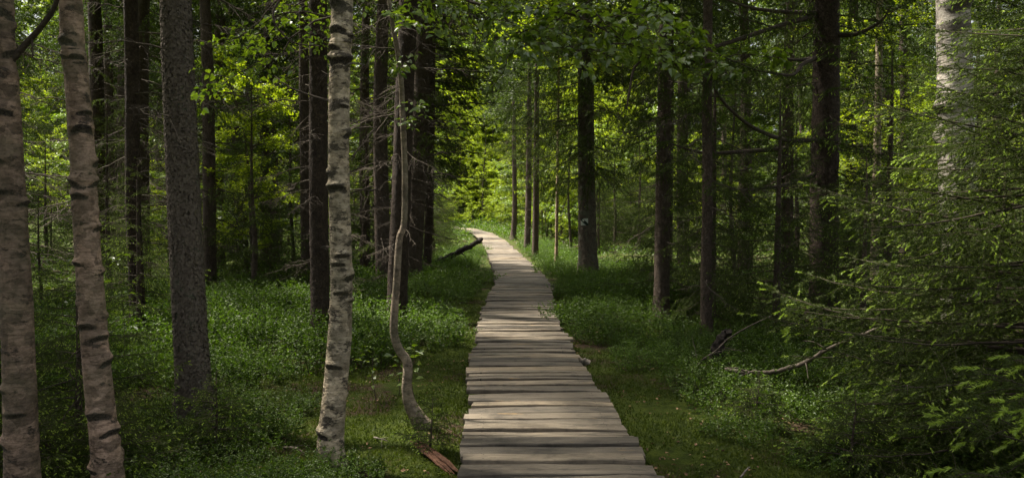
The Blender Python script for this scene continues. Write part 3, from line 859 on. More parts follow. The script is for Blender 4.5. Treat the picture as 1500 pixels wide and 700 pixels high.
dress(t, B_mid, 'branch', 14, 4.0, 9.0, 1.4, 2.0, 123, (-.1, .12), base=1.8)
crown(t, 9.0, 8, 2.2, CROWN[0], 12)

# --- spruces, right side
t = hero('spruce_tree', 'stout spruce beside boardwalk bearing painted white trail mark', 'tree',
         [(857, -20, 21), (858, 120, 23), (859, 250, 25), (860, 330, 26), (862, 390, 29), (863, 415, 34)], 20.0, 19, M_spruce_l, 13, 26, .04)
mk = MB()
def marker(tree, px, py, Y, size):
    root, Q, rr, loc = tree
    c = at(px, py, Y) - loc
    ax = trunk_at(Q, c[2])
    r = float(np.interp(c[2], Q[:, 2], rr)) * 1.10
    ang0 = -math.pi / 2
    x0 = (c[0] - ax[0]) / r
    def sheet(u0, u1, poly, lift, mat, name):
        mb = MB(); V = []
        for (u, v) in poly:
            a = ang0 + math.asin(max(-.9, min(.9, x0 + u * size / r)))
            V.append((ax[0] + (r + lift) * math.cos(a), ax[1] + (r + lift) * math.sin(a), c[2] + v * size))
        n = len(V); nf = [(0, i, i + 1) for i in range(1, n - 1)]
        mb.add(V, nf, 0, .5); 
        return mb.mesh(name, [mat])
    o = obj('trail_mark', sheet(0, 0, [(-.5, -.5), (0, -.5), (.5, -.5), (.5, 0), (.5, .5), (0, .5), (-.5, .5), (-.5, 0)], .004, M_white, 'trail_mark'), root)
    o['label'] = 'white painted square with dark diagonal stripe'
    obj('diagonal_stripe', sheet(0, 0, [(-.5, .5), (-.5, .22), (.22, -.5), (.5, -.5), (.5, -.22), (-.22, .5)], .009, M_stripe, 'stripe'), o)
M_white = simple('white_paint', (.50, .54, .50), (.74, .76, .70), 30, .6, .001)
M_stripe = simple('dark_green_paint', (.010, .022, .016), (.022, .045, .032), 30, .6, .001)
M_patch = simple('scraped_bark', (.018, .015, .012), (.040, .033, .026), 30)
marker(t, 855, 325, 20.0, .18)
dress(t, B_mid, 'branch', 90, 2.6, 9.5, 1.9, 2.6, 131, (-.12, .12), base=1.8)
dress(t, D_dark, 'dead_branch', 16, 1.2, 4.5, .8, 1.5, 132)
crown(t, 8.5, 10, 2.6, CROWN[1], 13)
t = hero('spruce_tree', 'reddish brown spruce trunk among dense dark understory', 'tree',
         [(975, -20, 18), (974, 100, 19), (972, 220, 21), (970, 350, 22), (969, 470, 25)], 12.6, 16, M_spruce, 14, 20, .04)
dress(t, B_mid, 'branch', 44, 2.0, 6.5, 1.1, 1.6, 141, (-.15, .12), base=1.8)
dress(t, D_br, 'dead_branch', 22, .7, 4.5, .8, 1.4, 142)
crown(t, 6.5, 9, 2.2, CROWN[2], 14)
t = hero('spruce_tree', 'slim shaded spruce stem with wiry dead twigs near fallen branch', 'tree',
         [(1037, -20, 13), (1036, 150, 14), (1036, 300, 15), (1034, 420, 16), (1036, 505, 20)], 10.6, 13, M_spruce, 15, 18, .04)
dress(t, B_mid, 'branch', 22, 1.6, 5.0, .9, 1.4, 151, (-.15, .12), base=1.8)
dress(t, D_br, 'dead_branch', 20, .5, 4.0, .7, 1.2, 152)
crown(t, 5.2, 8, 1.8, CROWN[0], 15)
t = hero('spruce_tree', 'stout dark spruce trunk with curved bare limbs behind young spruces', 'tree',
         [(1211, -20, 36), (1210, 100, 37), (1209, 200, 38), (1207, 320, 39), (1206, 440, 41)], 12.2, 18, M_spruce_d, 16, 26, .035)
for pts_ in ([(1198, 20, 12.2), (1150, 18, 11.7), (1100, 12, 11.2), (1055, -4, 10.8)],
             [(1198, 25, 12.2), (1170, 30, 11.8), (1120, 45, 11.3), (1050, 68, 10.8), (985, 82, 10.4), (935, 92, 10.1), (922, 135, 10.0), (918, 160, 10.0)],
             [(1195, 86, 12.1), (1170, 88, 11.6), (1140, 86, 11.2)],
             [(1195, 85, 12.1), (1175, 95, 11.4), (1160, 110, 10.9), (1120, 105, 10.6)],
             [(1192, 256, 12.1), (1160, 268, 11.5), (1120, 276, 11.2), (1070, 278, 10.9)],
             [(1200, 205, 12.1), (1150, 205, 11.4), (1100, 185, 10.9), (1060, 150, 10.6), (1045, 125, 10.4)],
             [(1150, 218, 11.9), (1090, 222, 11.6), (1030, 224, 11.4), (980, 210, 11.2)],
             [(1226, 52, 12.1), (1255, 50, 11.8), (1290, 32, 11.5), (1305, 10, 11.4)]):
    limb(t, 'limb', pts_, 0, .042, .012, M_twig)
dress(t, B_bright, 'branch', 20, 2.0, 5.6, 1.3, 1.8, 161, (-.1, .12), base=1.5)
dress(t, B_mid, 'branch', 14, 3.8, 6.0, 1.4, 2.0, 162, (-.2, .12), base=1.8)
dress(t, D_dark, 'dead_branch', 12, .8, 3.0, 1.0, 1.6, 163)
root, Q, rr, loc = t
for i in range(14):
    p = at(rl.uniform(925, 1060), rl.uniform(62, 100), rl.uniform(10.0, 10.5)) - loc
    obj('leafy_branch', L_over[i % 4], root, rot_m(p, rl.uniform(-2.6, .9), rl.normal(-.15, .35), rl.normal(0, .5), rl.uniform(1.2, 1.8)))
crown(t, 7.0, 10, 2.6, CROWN[0], 16)
t = hero('alder_tree', 'slender leafy alder stem rising between stout dark spruce and white birch', 'tree',
         [(1289, -20, 9), (1287, 120, 10), (1284, 260, 11), (1281, 380, 12)], 15.0, 11, M_smooth, 17, 12, .04)
dress(t, L_lime, 'leafy_branch', 34, 1.8, 6.0, 1.2, 1.9, 171, (.05, .2), base=1.5)
crown(t, 5.5, 6, 1.8, LC_tall[2], 17, 12, 2.8)

# --- stems further along the boardwalk
SB = [('crooked dark spruce stem leaning over far boardwalk bend', [(775, 200, 8), (774, 300, 9), (772, 365, 10)], 34, 'spruce_tree'),
      ('straight brown spruce stem beside far boardwalk, ahead of marked spruce', [(786, 180, 8), (785, 300, 9), (784, 384, 11)], 28, 'spruce_tree'),
      ('young pale birch stem between far boardwalk and marked spruce', [(817, 240, 4), (816, 300, 4.5), (815, 380, 5)], 24, 'birch_tree'),
      ('spruce stem at the very bend of far boardwalk', [(753, 220, 6), (754, 300, 7), (752, 348, 9)], 42, 'spruce_tree')]
for i, (lb, pts_, Y_, nm) in enumerate(SB):
    t = hero(nm, lb, 'tree', pts_, Y_, 12 + i, M_birch_tan if 'birch' in nm else M_spruce, 30 + i, 12, .04, ring=.15)
    if 'birch' in nm:
        dress(t, L_lime, 'leafy_branch', 14, 2.2, 6.5, .8, 1.3, 300 + i, (.1, .2), base=1.5)
        crown(t, 5.5, 6, 1.6, LC_tall[2], i, 12, 2.8)
    else:
        dress(t, D_dark, 'dead_branch', 12, 1.2, 5.0, .8, 1.5, 310 + i)
        dress(t, B_mid, 'branch', 16, 3.0, 7.0, 1.2, 1.9, 320 + i, (-.1, .12), base=1.8)
        crown(t, 6.5, 8 + i, 2.0, CROWN[i % 3], i)

# ------------------------------------------------------------------ young spruces in front
def young_spruce(name, label, x, y, H, meshes, Rb, n, seed, zlow=.15, base=1.4, el0=-.05, group=None, extra=None):
    rng = np.random.default_rng(seed)
    z = float(ground_z(x, y))
    root = empty(name, (x, y, z)); tag(root, label, 'tree' if H > 2 else 'sapling', group)
    P = np.array([[0, 0, -.05], [.02, .01, H * .4], [.03, -.02, H * .8], [.03, 0, H]])
    me, Q, rr = trunk_mesh(P, [.018 * H ** .9, .014 * H ** .9, .006 * H ** .9, .003], M_spruce, seed, 10, .05, .04, flare=.2)
    obj('trunk', me, root)
    for i in range(n):
        u = (i + rng.random()) / n
        zz = zlow + (H - zlow) * u
        l = Rb * ((1 - u) ** .75 + .05) * min(1, .7 + u * 2) * rng.uniform(.8, 1.12)
        obj('branch', meshes[rng.integers(len(meshes))], root, rot_m((.02, 0, zz), i * 2.4 + rng.normal(0, .35), rng.normal(el0 + .5 * u, .10), rng.normal(0, .15), l / base))
    if extra:
        for (az, zz, l, el, me_, b) in extra:
            obj('branch', me_, root, rot_m((.02, 0, zz), az, el, 0, l / b))
    return root
young_spruce('young_spruce', 'bushy young spruce with lime new tips spilling toward the boardwalk', 4.0, 5.5, 4.4, B_near, 2.15, 190, 901)
young_spruce('young_spruce', 'young spruce with long soft bright green shoots at shrub height', 3.2, 3.05, 2.3, B_long, 1.42, 64, 902, base=.9)
young_spruce('young_spruce', 'tall dense young spruce shading white birch trunk', 5.5, 6.9, 6.4, B_near, 1.35, 150, 903)
young_spruce('young_spruce', 'dense young spruce hiding the foot of the white birch', 4.55, 7.0, 2.7, B_near, 1.35, 110, 930)
young_spruce('young_spruce', 'young spruce with pale shoots between the two leaning birches', -3.5, 6.0, 1.75, B_bright, .95, 60, 904, base=1.5)
young_spruce('young_spruce', 'shaded young spruce left of browner birch', -4.9, 6.8, 2.4, B_bright, 1.1, 60, 905, base=1.5)
young_spruce('spruce_sapling', 'knee high spruce sapling at foot of lichen crusted spruce', -2.42, 6.05, .70, B_small, .46, 34, 906, .05, .4)
young_spruce('spruce_sapling', 'tiny spruce sapling beside the crooked sapling foot', -.62, 5.55, .42, B_small, .28, 22, 907, .05, .4)
young_spruce('spruce_sapling', 'low dark spruce sapling at foot of slender tan birch', -2.85, 5.3, .75, B_small, .5, 36, 920, .05, .4)
young_spruce('spruce_sapling', 'squat spruce sapling between browner birch and tan birch feet', -3.25, 4.95, .8, B_small, .55, 40, 921, .05, .4)
young_spruce('spruce_sapling', 'spruce sapling with lime tips behind browner birch foot', -4.0, 5.6, 1.0, B_small, .6, 46, 922, .05, .4)
young_spruce('spruce_sapling', 'short spruce sapling in moss below the fallen branch', 2.05, 6.3, .45, B_small, .35, 26, 923, .05, .4)
young_spruce('spruce_sapling', 'spruce sapling hugging the shaded edge of bushy young spruce', 2.45, 5.4, .6, B_small, .45, 30, 924, .05, .4)
young_spruce('young_spruce', 'dark young spruce between slim shaded stem and stout dark spruce', 3.7, 10.5, 3.6, B_mid, 1.3, 80, 908, .1, 1.8)
young_spruce('young_spruce', 'young spruce growing against stout dark spruce trunk', 5.6, 11.2, 4.4, B_bright, 1.5, 80, 909, .1, 1.5)
young_spruce('young_spruce', 'gloomy young spruce beside reddish brown spruce trunk', 2.9, 14.2, 3.8, B_mid, 1.35, 70, 910, .1, 1.8)
young_spruce('young_spruce', 'broad dark young spruce behind the fallen branch', 4.3, 9.2, 2.6, B_mid, 1.15, 60, 911, .1, 1.8)
young_spruce('young_spruce', 'young spruce with drooping dark boughs behind slim shaded stem', 3.3, 12.4, 4.6, B_mid, 1.4, 80, 912, .1, 1.8)
young_spruce('young_spruce', 'feathery young spruce between slim dark trunk and lichen crusted trunk', -5.2, 10.4, 2.6, B_bright, 1.1, 50, 913, .1, 1.5)

# ------------------------------------------------------------------ trees deeper in the forest
rngF = np.random.default_rng(2024)
taken = []
def free(x, y, r):
    for (a, b, c) in taken:
        if (a - x) ** 2 + (b - y) ** 2 < (r + c) ** 2: return False
    return True
def plain_trunk(H, r, mat, seed, k=10):
    rng = np.random.default_rng(seed)
    P = np.array([[0, 0, -.1], [rng.normal(0, .05), rng.normal(0, .05), H * .3], [rng.normal(0, .12), rng.normal(0, .12), H * .65], [rng.normal(0, .15), rng.normal(0, .15), H]])
    return trunk_mesh(P, [r, r * .85, r * .55, r * .12], mat, seed, k, .25, .04, flare=.35)
PT = [plain_trunk(16, .15 + .03 * (i % 3), [M_spruce, M_spruce_d][i % 2], 700 + i, 12) for i in range(6)]
def back_spruce(x, y, seed, label, group, dead=14, green=10, low=4.0):
    rng = np.random.default_rng(seed)
    if y > 13 and 'outside' not in label: label = 'slender %s spruce with %s ' % (['brown', 'dark'][seed % 2], 'bare dead twigs' if dead > 20 else 'drooping boughs') + behind(x, y)
    root = empty('spruce_tree', (x, y, float(ground_z(x, y))), rng.uniform(0, 6.28)); tag(root, label, 'tree', group)
    me, Q, rr = PT[int(rng.integers(3)) * 2 + seed % 2]
    obj('trunk', me, root)
    for i in range(dead):
        z = rng.uniform(.8, low + 2); obj('dead_branch', (D_br + D_dark)[rng.integers(10)], root, rot_m(trunk_at(Q, z), rng.uniform(0, 6.28), rng.normal(-.05, .16), rng.normal(0, .4), rng.uniform(.7, 1.6)))
    for i in range(green):
        z = rng.uniform(low, 8.0); obj('branch', B_mid[rng.integers(4)], root, rot_m(trunk_at(Q, z), rng.uniform(0, 6.28), rng.normal(-.12, .12), rng.normal(0, .15), rng.uniform(.7, 1.2)))
    c = obj('crown', CROWN[rng.integers(3)], root, Matrix.Translation((0, 0, 6.0 if 'outside' in label else 7.0)) @ Matrix.Diagonal((1.7, 1.7, 1.0, 1) if 'outside' in label and x < 0 else (1, 1, rng.uniform(.9, 1.1), 1)))  # unseen trees on the left get widened crowns to deepen the shade
    taken.append((x, y, .8))
def back_young(x, y, s, seed, label, group, sx=1.0):
    rng = np.random.default_rng(seed)
    label = size_word(s, .7, 1.05) + ' young spruce in the understory ' + behind(x, y)
    root = empty('young_spruce', (x, y, float(ground_z(x, y))), rng.uniform(0, 6.28)); tag(root, label, 'tree', group)
    q = int(rng.integers(3)); M = Matrix.Diagonal((s * sx, s * sx, s, 1))
    obj('crown', YOUNG[q], root, M); obj('trunk', STEM[510 + q], root, M)
    taken.append((x, y, .5))
def back_leafy(x, y, s, seed, label, group, tall=False, lime=None):
    rng = np.random.default_rng(seed)
    P = LC_tall if tall else LC_near
    i = rng.integers(4) if lime is None else (rng.integers(2) * 2 + (0 if lime else 1))
    label = ('big ' if tall else size_word(s, .75, 1.15) + ' ') + ('lime green' if i % 2 == 0 else 'dark green') + (' broadleaf tree ' if tall else ' broadleaf sapling ') + behind(x, y)
    root = empty('broadleaf_tree' if tall else 'broadleaf_sapling', (x, y, float(ground_z(x, y))), rng.uniform(0, 6.28)); tag(root, label, 'tree', group)
    M = Matrix.Diagonal((s, s, s, 1)); obj('crown', P[i], root, M); obj('trunk', STEM[(620 if tall else 600) + int(i)], root, M)
    taken.append((x, y, .5))
def scatter(n, y0, y1, side, half, gap, r, fn):
    """random spots on one side of the boardwalk inside the widening view"""
    k = 0; tries = 0
    while k < n and tries < 6000:
        tries += 1
        y = y0 + (y1 - y0) * rngF.random() ** .8
        xm = y * half + 3
        off = rngF.uniform(gap, max(gap + 1, xm))
        x = float(path_x(y)) + side * off
        if not free(x, y, r): continue
        if r > .6 and ((y > 31 and y < 66 and off < (15 if side < 0 else 10)) or (side < 0 and y > 23 and off < 6)): continue          # the clearing round the far end of the boardwalk
        fn(x, y, int(rngF.integers(1e6))); k += 1

MARKS = [(20, 'the dull brown birch'), (130, 'the slender tan birch'), (200, 'the slim dark spruce'), (275, 'the lichen crusted spruce'), (395, 'the dead twigs'),
         (468, 'the dark brown spruce'), (500, 'the cream birch'), (585, 'the crooked sapling'), (625, 'the broad leaning spruce'), (690, 'the leaning log'), (740, 'the boardwalk end'),
         (785, 'the far brown spruce stems'), (860, 'the marked spruce'), (915, 'the bilberry mound'), (970, 'the reddish brown spruce'), (1036, 'the slim shaded spruce'), (1120, 'the fallen branch'),
         (1208, 'the stout dark spruce'), (1285, 'the slender leafy alder'), (1400, 'the white birch'), (1500, 'the bushy young spruce')]
def behind(x, y):
    px = 750 + FPX * x / max(y, 1.0)
    ph = min(MARKS, key=lambda m: abs(m[0] - px))[1]
    if y > 48: return ('a stone throw' if y < 56 else 'far' if y < 64 else 'very far' if y < 74 else 'deepest') + ' behind ' + ph
    return ('close behind ' if y < 20 else 'some way behind ' if y < 30 else 'well behind ' if y < 42 else 'far behind ') + ph
def size_word(s, a, b, words=('low', 'middling', 'tall')):
    return words[0] if s < a else words[1] if s < b else words[2]
LS = 'slender spruce standing deep in the shaded forest behind the birches'
RS = 'slender spruce standing deep in the forest behind the young spruces'
scatter(30, 13.5, 48, -1, .72, 3.0, .7, lambda x, y, s: back_spruce(x, y, s, LS, 'slender spruces deeper in the forest', 36 if y < 30 else 12, 10, 3.6))
scatter(22, 15, 48, 1, .72, 3.2, .7, lambda x, y, s: back_spruce(x, y, s, RS, 'slender spruces deeper in the forest', 8, 14, 2.8))
LY = 'young spruce of the dim understory behind the birches'
RY = 'young spruce of the dense understory beyond the marked spruce'
scatter(56, 12.5, 45, -1, .70, 3.4, .5, lambda x, y, s: back_young(x, y, rngF.uniform(.4, 1.3), s, LY, 'young spruces of the understory'))
scatter(50, 13, 45, 1, .70, 2.6, .5, lambda x, y, s: back_young(x, y, rngF.uniform(.5, 1.4), s, RY, 'young spruces of the understory'))
LL = 'light green broadleaf sapling glowing between the left trunks'
RL = 'light green broadleaf sapling beyond the stout dark spruce'
LL = 'light green broadleaf sapling in the understory behind the birches'
scatter(46, 17, 50, -1, .70, 3.0, .5, lambda x, y, s: back_leafy(x, y, rngF.uniform(.6, 1.6), s, LL, 'broadleaf saplings of the understory'))
scatter(50, 14, 48, 1, .70, 2.4, .5, lambda x, y, s: back_leafy(x, y, rngF.uniform(.6, 1.6), s, RL, 'broadleaf saplings of the understory'))
# the sunny end of the boardwalk
FL_ = 'far tree'
CL = 'sunlit lime green broadleaf tree closing the view at the boardwalk end'
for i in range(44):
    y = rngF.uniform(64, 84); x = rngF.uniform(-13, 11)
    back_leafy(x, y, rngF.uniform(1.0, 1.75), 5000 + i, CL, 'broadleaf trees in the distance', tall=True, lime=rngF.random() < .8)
CS = 'sunlit lime green broadleaf sapling low at the boardwalk end'
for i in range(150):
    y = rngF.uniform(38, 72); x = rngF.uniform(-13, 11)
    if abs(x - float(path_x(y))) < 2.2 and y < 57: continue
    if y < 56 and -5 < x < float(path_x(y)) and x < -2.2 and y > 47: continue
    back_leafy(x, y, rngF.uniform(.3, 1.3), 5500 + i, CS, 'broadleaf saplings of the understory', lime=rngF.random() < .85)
for i, (x, y, s_) in enumerate([(-2.2, 58, .75), (-.4, 60, .95), (1.6, 57, .8), (3.4, 55, .85), (5.2, 52, .8), (2.6, 62, 1.1), (-4.4, 62, .9), (4.2, 47, .6), (6.4, 45, .7), (5.6, 60, 1.1), (-1.6, 64, 1.2)]):
    back_leafy(x, y, s_, 5800 + i, CL, 'broadleaf trees in the distance', tall=True, lime=True)
for i, (x, y, s_) in enumerate([(.3, 48.5, .45), (1.4, 47, .5), (-.5, 50.5, .55), (-1.7, 52.5, .5), (2.3, 45.5, .55), (-2.9, 55, .5), (.9, 51, .75), (-1, 56, .85), (-3.6, 58.5, .75), (2.0, 49, .8), (-5.2, 60, .7), (3.2, 43, .5)]):
    back_leafy(x, y, s_, 5900 + i, CS, 'broadleaf saplings of the understory', lime=True)
for i, (x, y, s_) in enumerate([(-2.75, 26, .95), (-3.1, 29.5, 1.25), (-3.6, 33, 1.15), (-4.3, 37, 1.4), (-3.3, 24, .75), (-5.2, 41, 1.3)]):
    back_young(x, y, s_, 5950 + i, LY, 'young spruces of the understory')
for i in range(34):
    y = rngF.uniform(70, 92); x = -24 + 38 * (i + rngF.random()) / 34
    back_leafy(x, y, rngF.uniform(1.5, 2.1), 6400 + i, FL_, 'broadleaf trees in the distance', tall=True)
# far wall of trees
FS = 'far spruce closing off the depth of the forest'
FL = 'far broadleaf tree closing off the depth of the forest'
for i in range(190):
    y = rngF.uniform(46, 88); x = rngF.uniform(-.85, .85) * y
    if -19 < x < 13 and y < 67: continue
    if i % 2:
        root = empty('spruce_tree', (x, y, float(ground_z(x, y))), rngF.uniform(0, 6.28)); tag(root, 'big dense spruce ' + behind(x, y), 'tree', 'far spruces')
        M = Matrix.Diagonal((1.4, 1.4, 1.6, 1)); obj('crown', FARSPR[i % 3], root, M); obj('trunk', STEM[520 + i % 3], root, M)
    else:
        back_leafy(x, y, rngF.uniform(1.2, 1.8), 6000 + i, FL, 'broadleaf trees in the distance', tall=True)

# unseen trees beside and behind the photographer, added to shade the near ground
for i, (x, y) in enumerate([(-11.5, 4.5), (-10.5, 1.5), (-13, 8), (-12.5, 12), (-6.2, -1.5), (-5.6, 3.4), (-10, 6.6)]):
    back_spruce(x, y, 840 + i, 'tall spruce outside the view shading the birches', 'spruces beside the photographer, birch side', 0, 4, 5.5)
BS = 'tall spruce outside the view shading the forest floor'
for i, (x, y) in enumerate([(-4.5, 1.5), (-7, 4.5), (-3.8, -3), (5.6, -2.5), (-9.5, 9), (9.4, 5.5), (9.5, 10), (-8, 0), (3.2, -6.5), (-2.8, -7.5), (9.5, 0)]):
    back_spruce(x, y, 800 + i, BS, 'spruces beside the photographer', 0, 4, 5.5)

# ------------------------------------------------------------------ ground cover
def bilberry(seed, rad=.42, ht=.34, stems=80, leaf=.025, hi=False):
    rng = np.random.default_rng(seed); mb = MB()
    tw = []
    for i in range(stems):
        r = rad * math.sqrt(rng.random()); a = rng.uniform(0, 6.28)
        p = np.array([r * math.cos(a), r * math.sin(a), -.03])
        lean = np.array([math.cos(a), math.sin(a), 0]) * (.25 * r / rad) + rng.normal(0, .12, 3); lean[2] = 1
        h = ht * (1 - .35 * (r / rad) ** 2) * rng.uniform(.6, 1.15)
        s = np.linspace(0, 1, 5)[:, None]
        P = p + lean * h * s + rng.normal(0, .012, (5, 3))
        tube(mb, P, np.linspace(.0022, .0008, 5), 3, 0, cap=False)
        tw.append(P[2:])
        for _ in range(5):
            q = P[rng.integers(1, 5)]; d = norm(rng.normal(0, 1, 3) * np.array([1, 1, .35]) + np.array([0, 0, .45])); l = rng.uniform(.05, .12)
            P2 = q + d * l * np.linspace(0, 1, 3)[:, None]; tw.append(P2)
    P, T = sample_twigs(tw, 95, rng)
    n = len(P)
    D = norm(T * .5 + rng.normal(0, .7, (n, 3)) * np.array([1, 1, .5]) + np.array([0, 0, .12]))
    leaves_lo(mb, P, D, rng, leaf, leaf * .62, 1, .8)
    return mb
BIL = [bilberry(1000 + i, .40 + .05 * (i % 2), .30 + .05 * (i % 3)).mesh('bilberry', [M_twig, M_bil]) for i in range(5)]
rngB = np.random.default_rng(31)
spots = []
def shrub(x, y, s, label, group):
    o = obj('bilberry_shrub', BIL[rngB.integers(5)], None, Matrix.Translation((x, y, float(ground_z(x, y)) - .02)) @ Matrix.Rotation(rngB.uniform(0, 6.28), 4, 'Z') @ Matrix.Diagonal((s, s, s * rngB.uniform(.8, 1.15), 1)))
    px = 750 + FPX * x / y; ph = min(MARKS, key=lambda m: abs(m[0] - px))[1]
    tag(o, size_word(s, .9, 1.25, ('small', 'rounded', 'broad')) + ' ' + label + (' near ' if y < 11 else ' past ') + ph, 'shrub', group)
def field(n, box, smin, smax, label, group, keep, dmin=.42):
    k = 0; tries = 0
    while k < n and tries < 8000:
        tries += 1
        x = rngB.uniform(box[0], box[1]); y = rngB.uniform(box[2], box[3])
        if not keep(x, y): continue
        if any((x - a) ** 2 + (y - b) ** 2 < dmin ** 2 for a, b in spots): continue
        spots.append((x, y)); shrub(x, y, rngB.uniform(smin, smax), label, group); k += 1
def offp(x, y): return x - float(path_x(y))
field(112, (-8.5, -1.0, 7.6, 17), .8, 1.75, 'bilberry shrub in the lush carpet', 'bilberry shrubs',
      lambda x, y: offp(x, y) < -1.1 - .9 * (y < 9.5) - (x > -1.9 and y < 9) * 2 and x > -.62 * y - 1)
field(46, (-5, -.8, 15, 32), 1.0, 1.4, 'bilberry shrub fringing the boardwalk', 'bilberry shrubs',
      lambda x, y: -4.0 < offp(x, y) < -.95, .5)
field(40, (.8, 4.5, 10.5, 21), .8, 1.6, 'bilberry shrub of the mound', 'bilberry shrubs',
      lambda x, y: .95 < offp(x, y) < 3.6)
field(30, (.6, 4, 20, 42), .9, 1.3, 'bilberry shrub lining the boardwalk', 'bilberry shrubs',
      lambda x, y: .9 < offp(x, y) < 3.0, .5)
field(40, (1.4, 4.2, 5.4, 10.5), .7, 1.05, 'bilberry shrub growing in moss', 'bilberry shrubs',
      lambda x, y: x > 1.55 + (y < 8) * .25, .38)
field(6, (-1.75, -1.05, 4.4, 5.0), .55, .75, 'bilberry shrub in front', 'bilberry shrubs', lambda x, y: True, .2)
field(14, (-3.2, -2.0, 4.9, 7.2), .6, .9, 'bilberry shrub by the knee high sapling', 'bilberry shrubs', lambda x, y: True, .3)

# leafy undergrowth further off, too fine and too much to count
def undergrowth_leaves(mb, P, D, rng, y):
    for a, b in ((0, 20), (20, 30), (30, 42), (42, 99)):
        k = (y >= a) & (y < b); l = .045 + .0016 * (a + 6)
        leaves_lo(mb, P[k], D[k], rng, l, l * .65, 0, .9)
def undergrowth():
    rng = np.random.default_rng(15); mb = MB()
    n = 150000
    y = 13 + 50 * rng.random(n) ** 1.3; x = rng.uniform(-.75, .75, n) * (y + 4)
    off = np.abs(x - path_x(y))
    den = .45 + .5 * snoise(x, y, .7) + .25 * snoise(x, y, 2.1)
    k = ((off > 1.0) | (y > 58)) & (rng.random(n) < den + .25)
    x, y = x[k], y[k]; n = len(x)
    x2 = rng.uniform(-9, 5, 26000); y2 = rng.uniform(42, 64, 26000); k2 = np.abs(x2 - path_x(y2)) > .8 + (y2 > 56) * -9
    off = np.concatenate([off[k], np.abs(x2 - path_x(y2))[k2] + .7]); x = np.concatenate([x, x2[k2]]); y = np.concatenate([y, y2[k2]]); n = len(x); k = slice(None)
    hgt = (.10 + .28 * rng.random(n)) * (1 + .5 * snoise(x, y, 1.3)) * np.minimum(1, (off[k] - .6) / 1.2) * (1 + 1.2 * ss(34, 44, y))
    P = np.stack([x, y, ground_z(x, y) + hgt * rng.random(n) ** .5], -1)
    D = norm(rng.normal(0, 1, (n, 3)) * np.array([1, 1, .5]))
    undergrowth_leaves(mb, P, D, rng, y)
    o = obj('undergrowth', mb.mesh('undergrowth', [M_bil])); tag(o, 'low green undergrowth covering the ground deeper in the forest', 'undergrowth', kind='stuff')
undergrowth()

# moss: short blades on the open floor near the boardwalk (nobody could count it)
def moss():
    rng = np.random.default_rng(9); mb = MB()
    n = 260000
    y = 3.6 + 12 * rng.random(n) ** 1.6
    x = rng.uniform(-4.6, 4.4, n) * np.minimum(1.0, .45 + y / 11)
    off = np.abs(x - path_x(y))
    pat = snoise(x, y, 1.7) + .6 * snoise(x, y, 4.3)
    k = (off > .60) & (pat < .55 + .3 * rng.random(n) - ((x < -.7) & (y < 7)) * .55)
    x, y = x[k], y[k]; n = len(x)
    z = ground_z(x, y)
    h = rng.uniform(.012, .034, n) * (1 + .25 * snoise(x, y, 3.1))
    a = rng.uniform(0, 6.28, n); wd = rng.uniform(.004, .009, n)
    P = np.stack([x, y, z - .003], -1); W = np.stack([np.cos(a), np.sin(a), np.zeros(n)], -1) * wd[:, None]
    Tp = P + np.stack([rng.normal(0, .012, n), rng.normal(0, .012, n), h], -1)
    V = np.stack([P - W, P + W, Tp], 1).reshape(-1, 3)
    v = np.clip(.5 + .3 * snoise(x, y, 2.2) + rng.normal(0, .2, n), 0, 1)
    mb.add(V, np.arange(n * 3).reshape(-1, 3), 0, np.repeat(v, 3))
    o = obj('moss', mb.mesh('moss', [M_moss])); tag(o, 'soft green moss covering the forest floor by the boardwalk', 'moss', kind='stuff')
moss()
def litter():
    rng = np.random.default_rng(19); mb = MB()
    n = 5200
    y = 3.6 + 10 * rng.random(n) ** 1.5; x = rng.uniform(-4, 4, n) * np.minimum(1.0, .45 + y / 11)
    pat = snoise(x, y, 1.7) + .6 * snoise(x, y, 4.3)
    k = (np.abs(x - path_x(y)) > .66) & (pat + rng.normal(0, .35, n) > .1)
    x, y = x[k], y[k]; n = len(x)
    P = np.stack([x, y, ground_z(x, y) + rng.uniform(.006, .028, n)], -1)
    D = norm(rng.normal(0, 1, (n, 3)) * np.array([1, 1, .25]))
    leaves_lo(mb, P, D, rng, .035, .022, 0, .9)
    o = obj('leaf_litter', mb.mesh('leaf_litter', [M_litter])); tag(o, 'dry brown fallen leaves scattered over the moss', 'leaves', kind='stuff')
litter()

# ------------------------------------------------------------------ fallen wood and small plants
def log_thing(name, label, cat, pts, r0, r1, mat, k=9, twigs=0, seed=0):
    pts = np.array(pts); loc = pts[0].copy()
    rng = np.random.default_rng(seed)
    mb = MB(); n = 6 * len(pts)
    Q = curve(pts - loc, n) + rng.normal(0, r0 * .12, (n, 3)); tube(mb, Q, np.linspace(r0, r1, n) * rng.uniform(.85, 1.15, n), k, 0)
    V = mb.V[0]; V += rng.normal(0, r0 * .09, V.shape).astype(np.float32)
    o = obj(name, mb.mesh(name, [mat])); o.location = loc; tag(o, label, cat)
    for i in range(twigs):
        q = Q[rng.integers(2, n)]
        d = norm(rng.normal(0, 1, 3) * np.array([1, 1, .5])); l = rng.uniform(.12, .4)
        m2 = MB(); tube(m2, curve(np.array([q, q + d * l * .5 + [0, 0, .03], q + d * l]), 6), np.linspace(r1 * .7, .002, 6), 4, 0)
        obj('side_twig', m2.mesh('side_twig', [mat]), o)
    return o
def g(px, py, Y, dz=0.0):
    p = at(px, py, Y); return np.array([p[0], p[1], float(ground_z(p[0], p[1])) + dz])
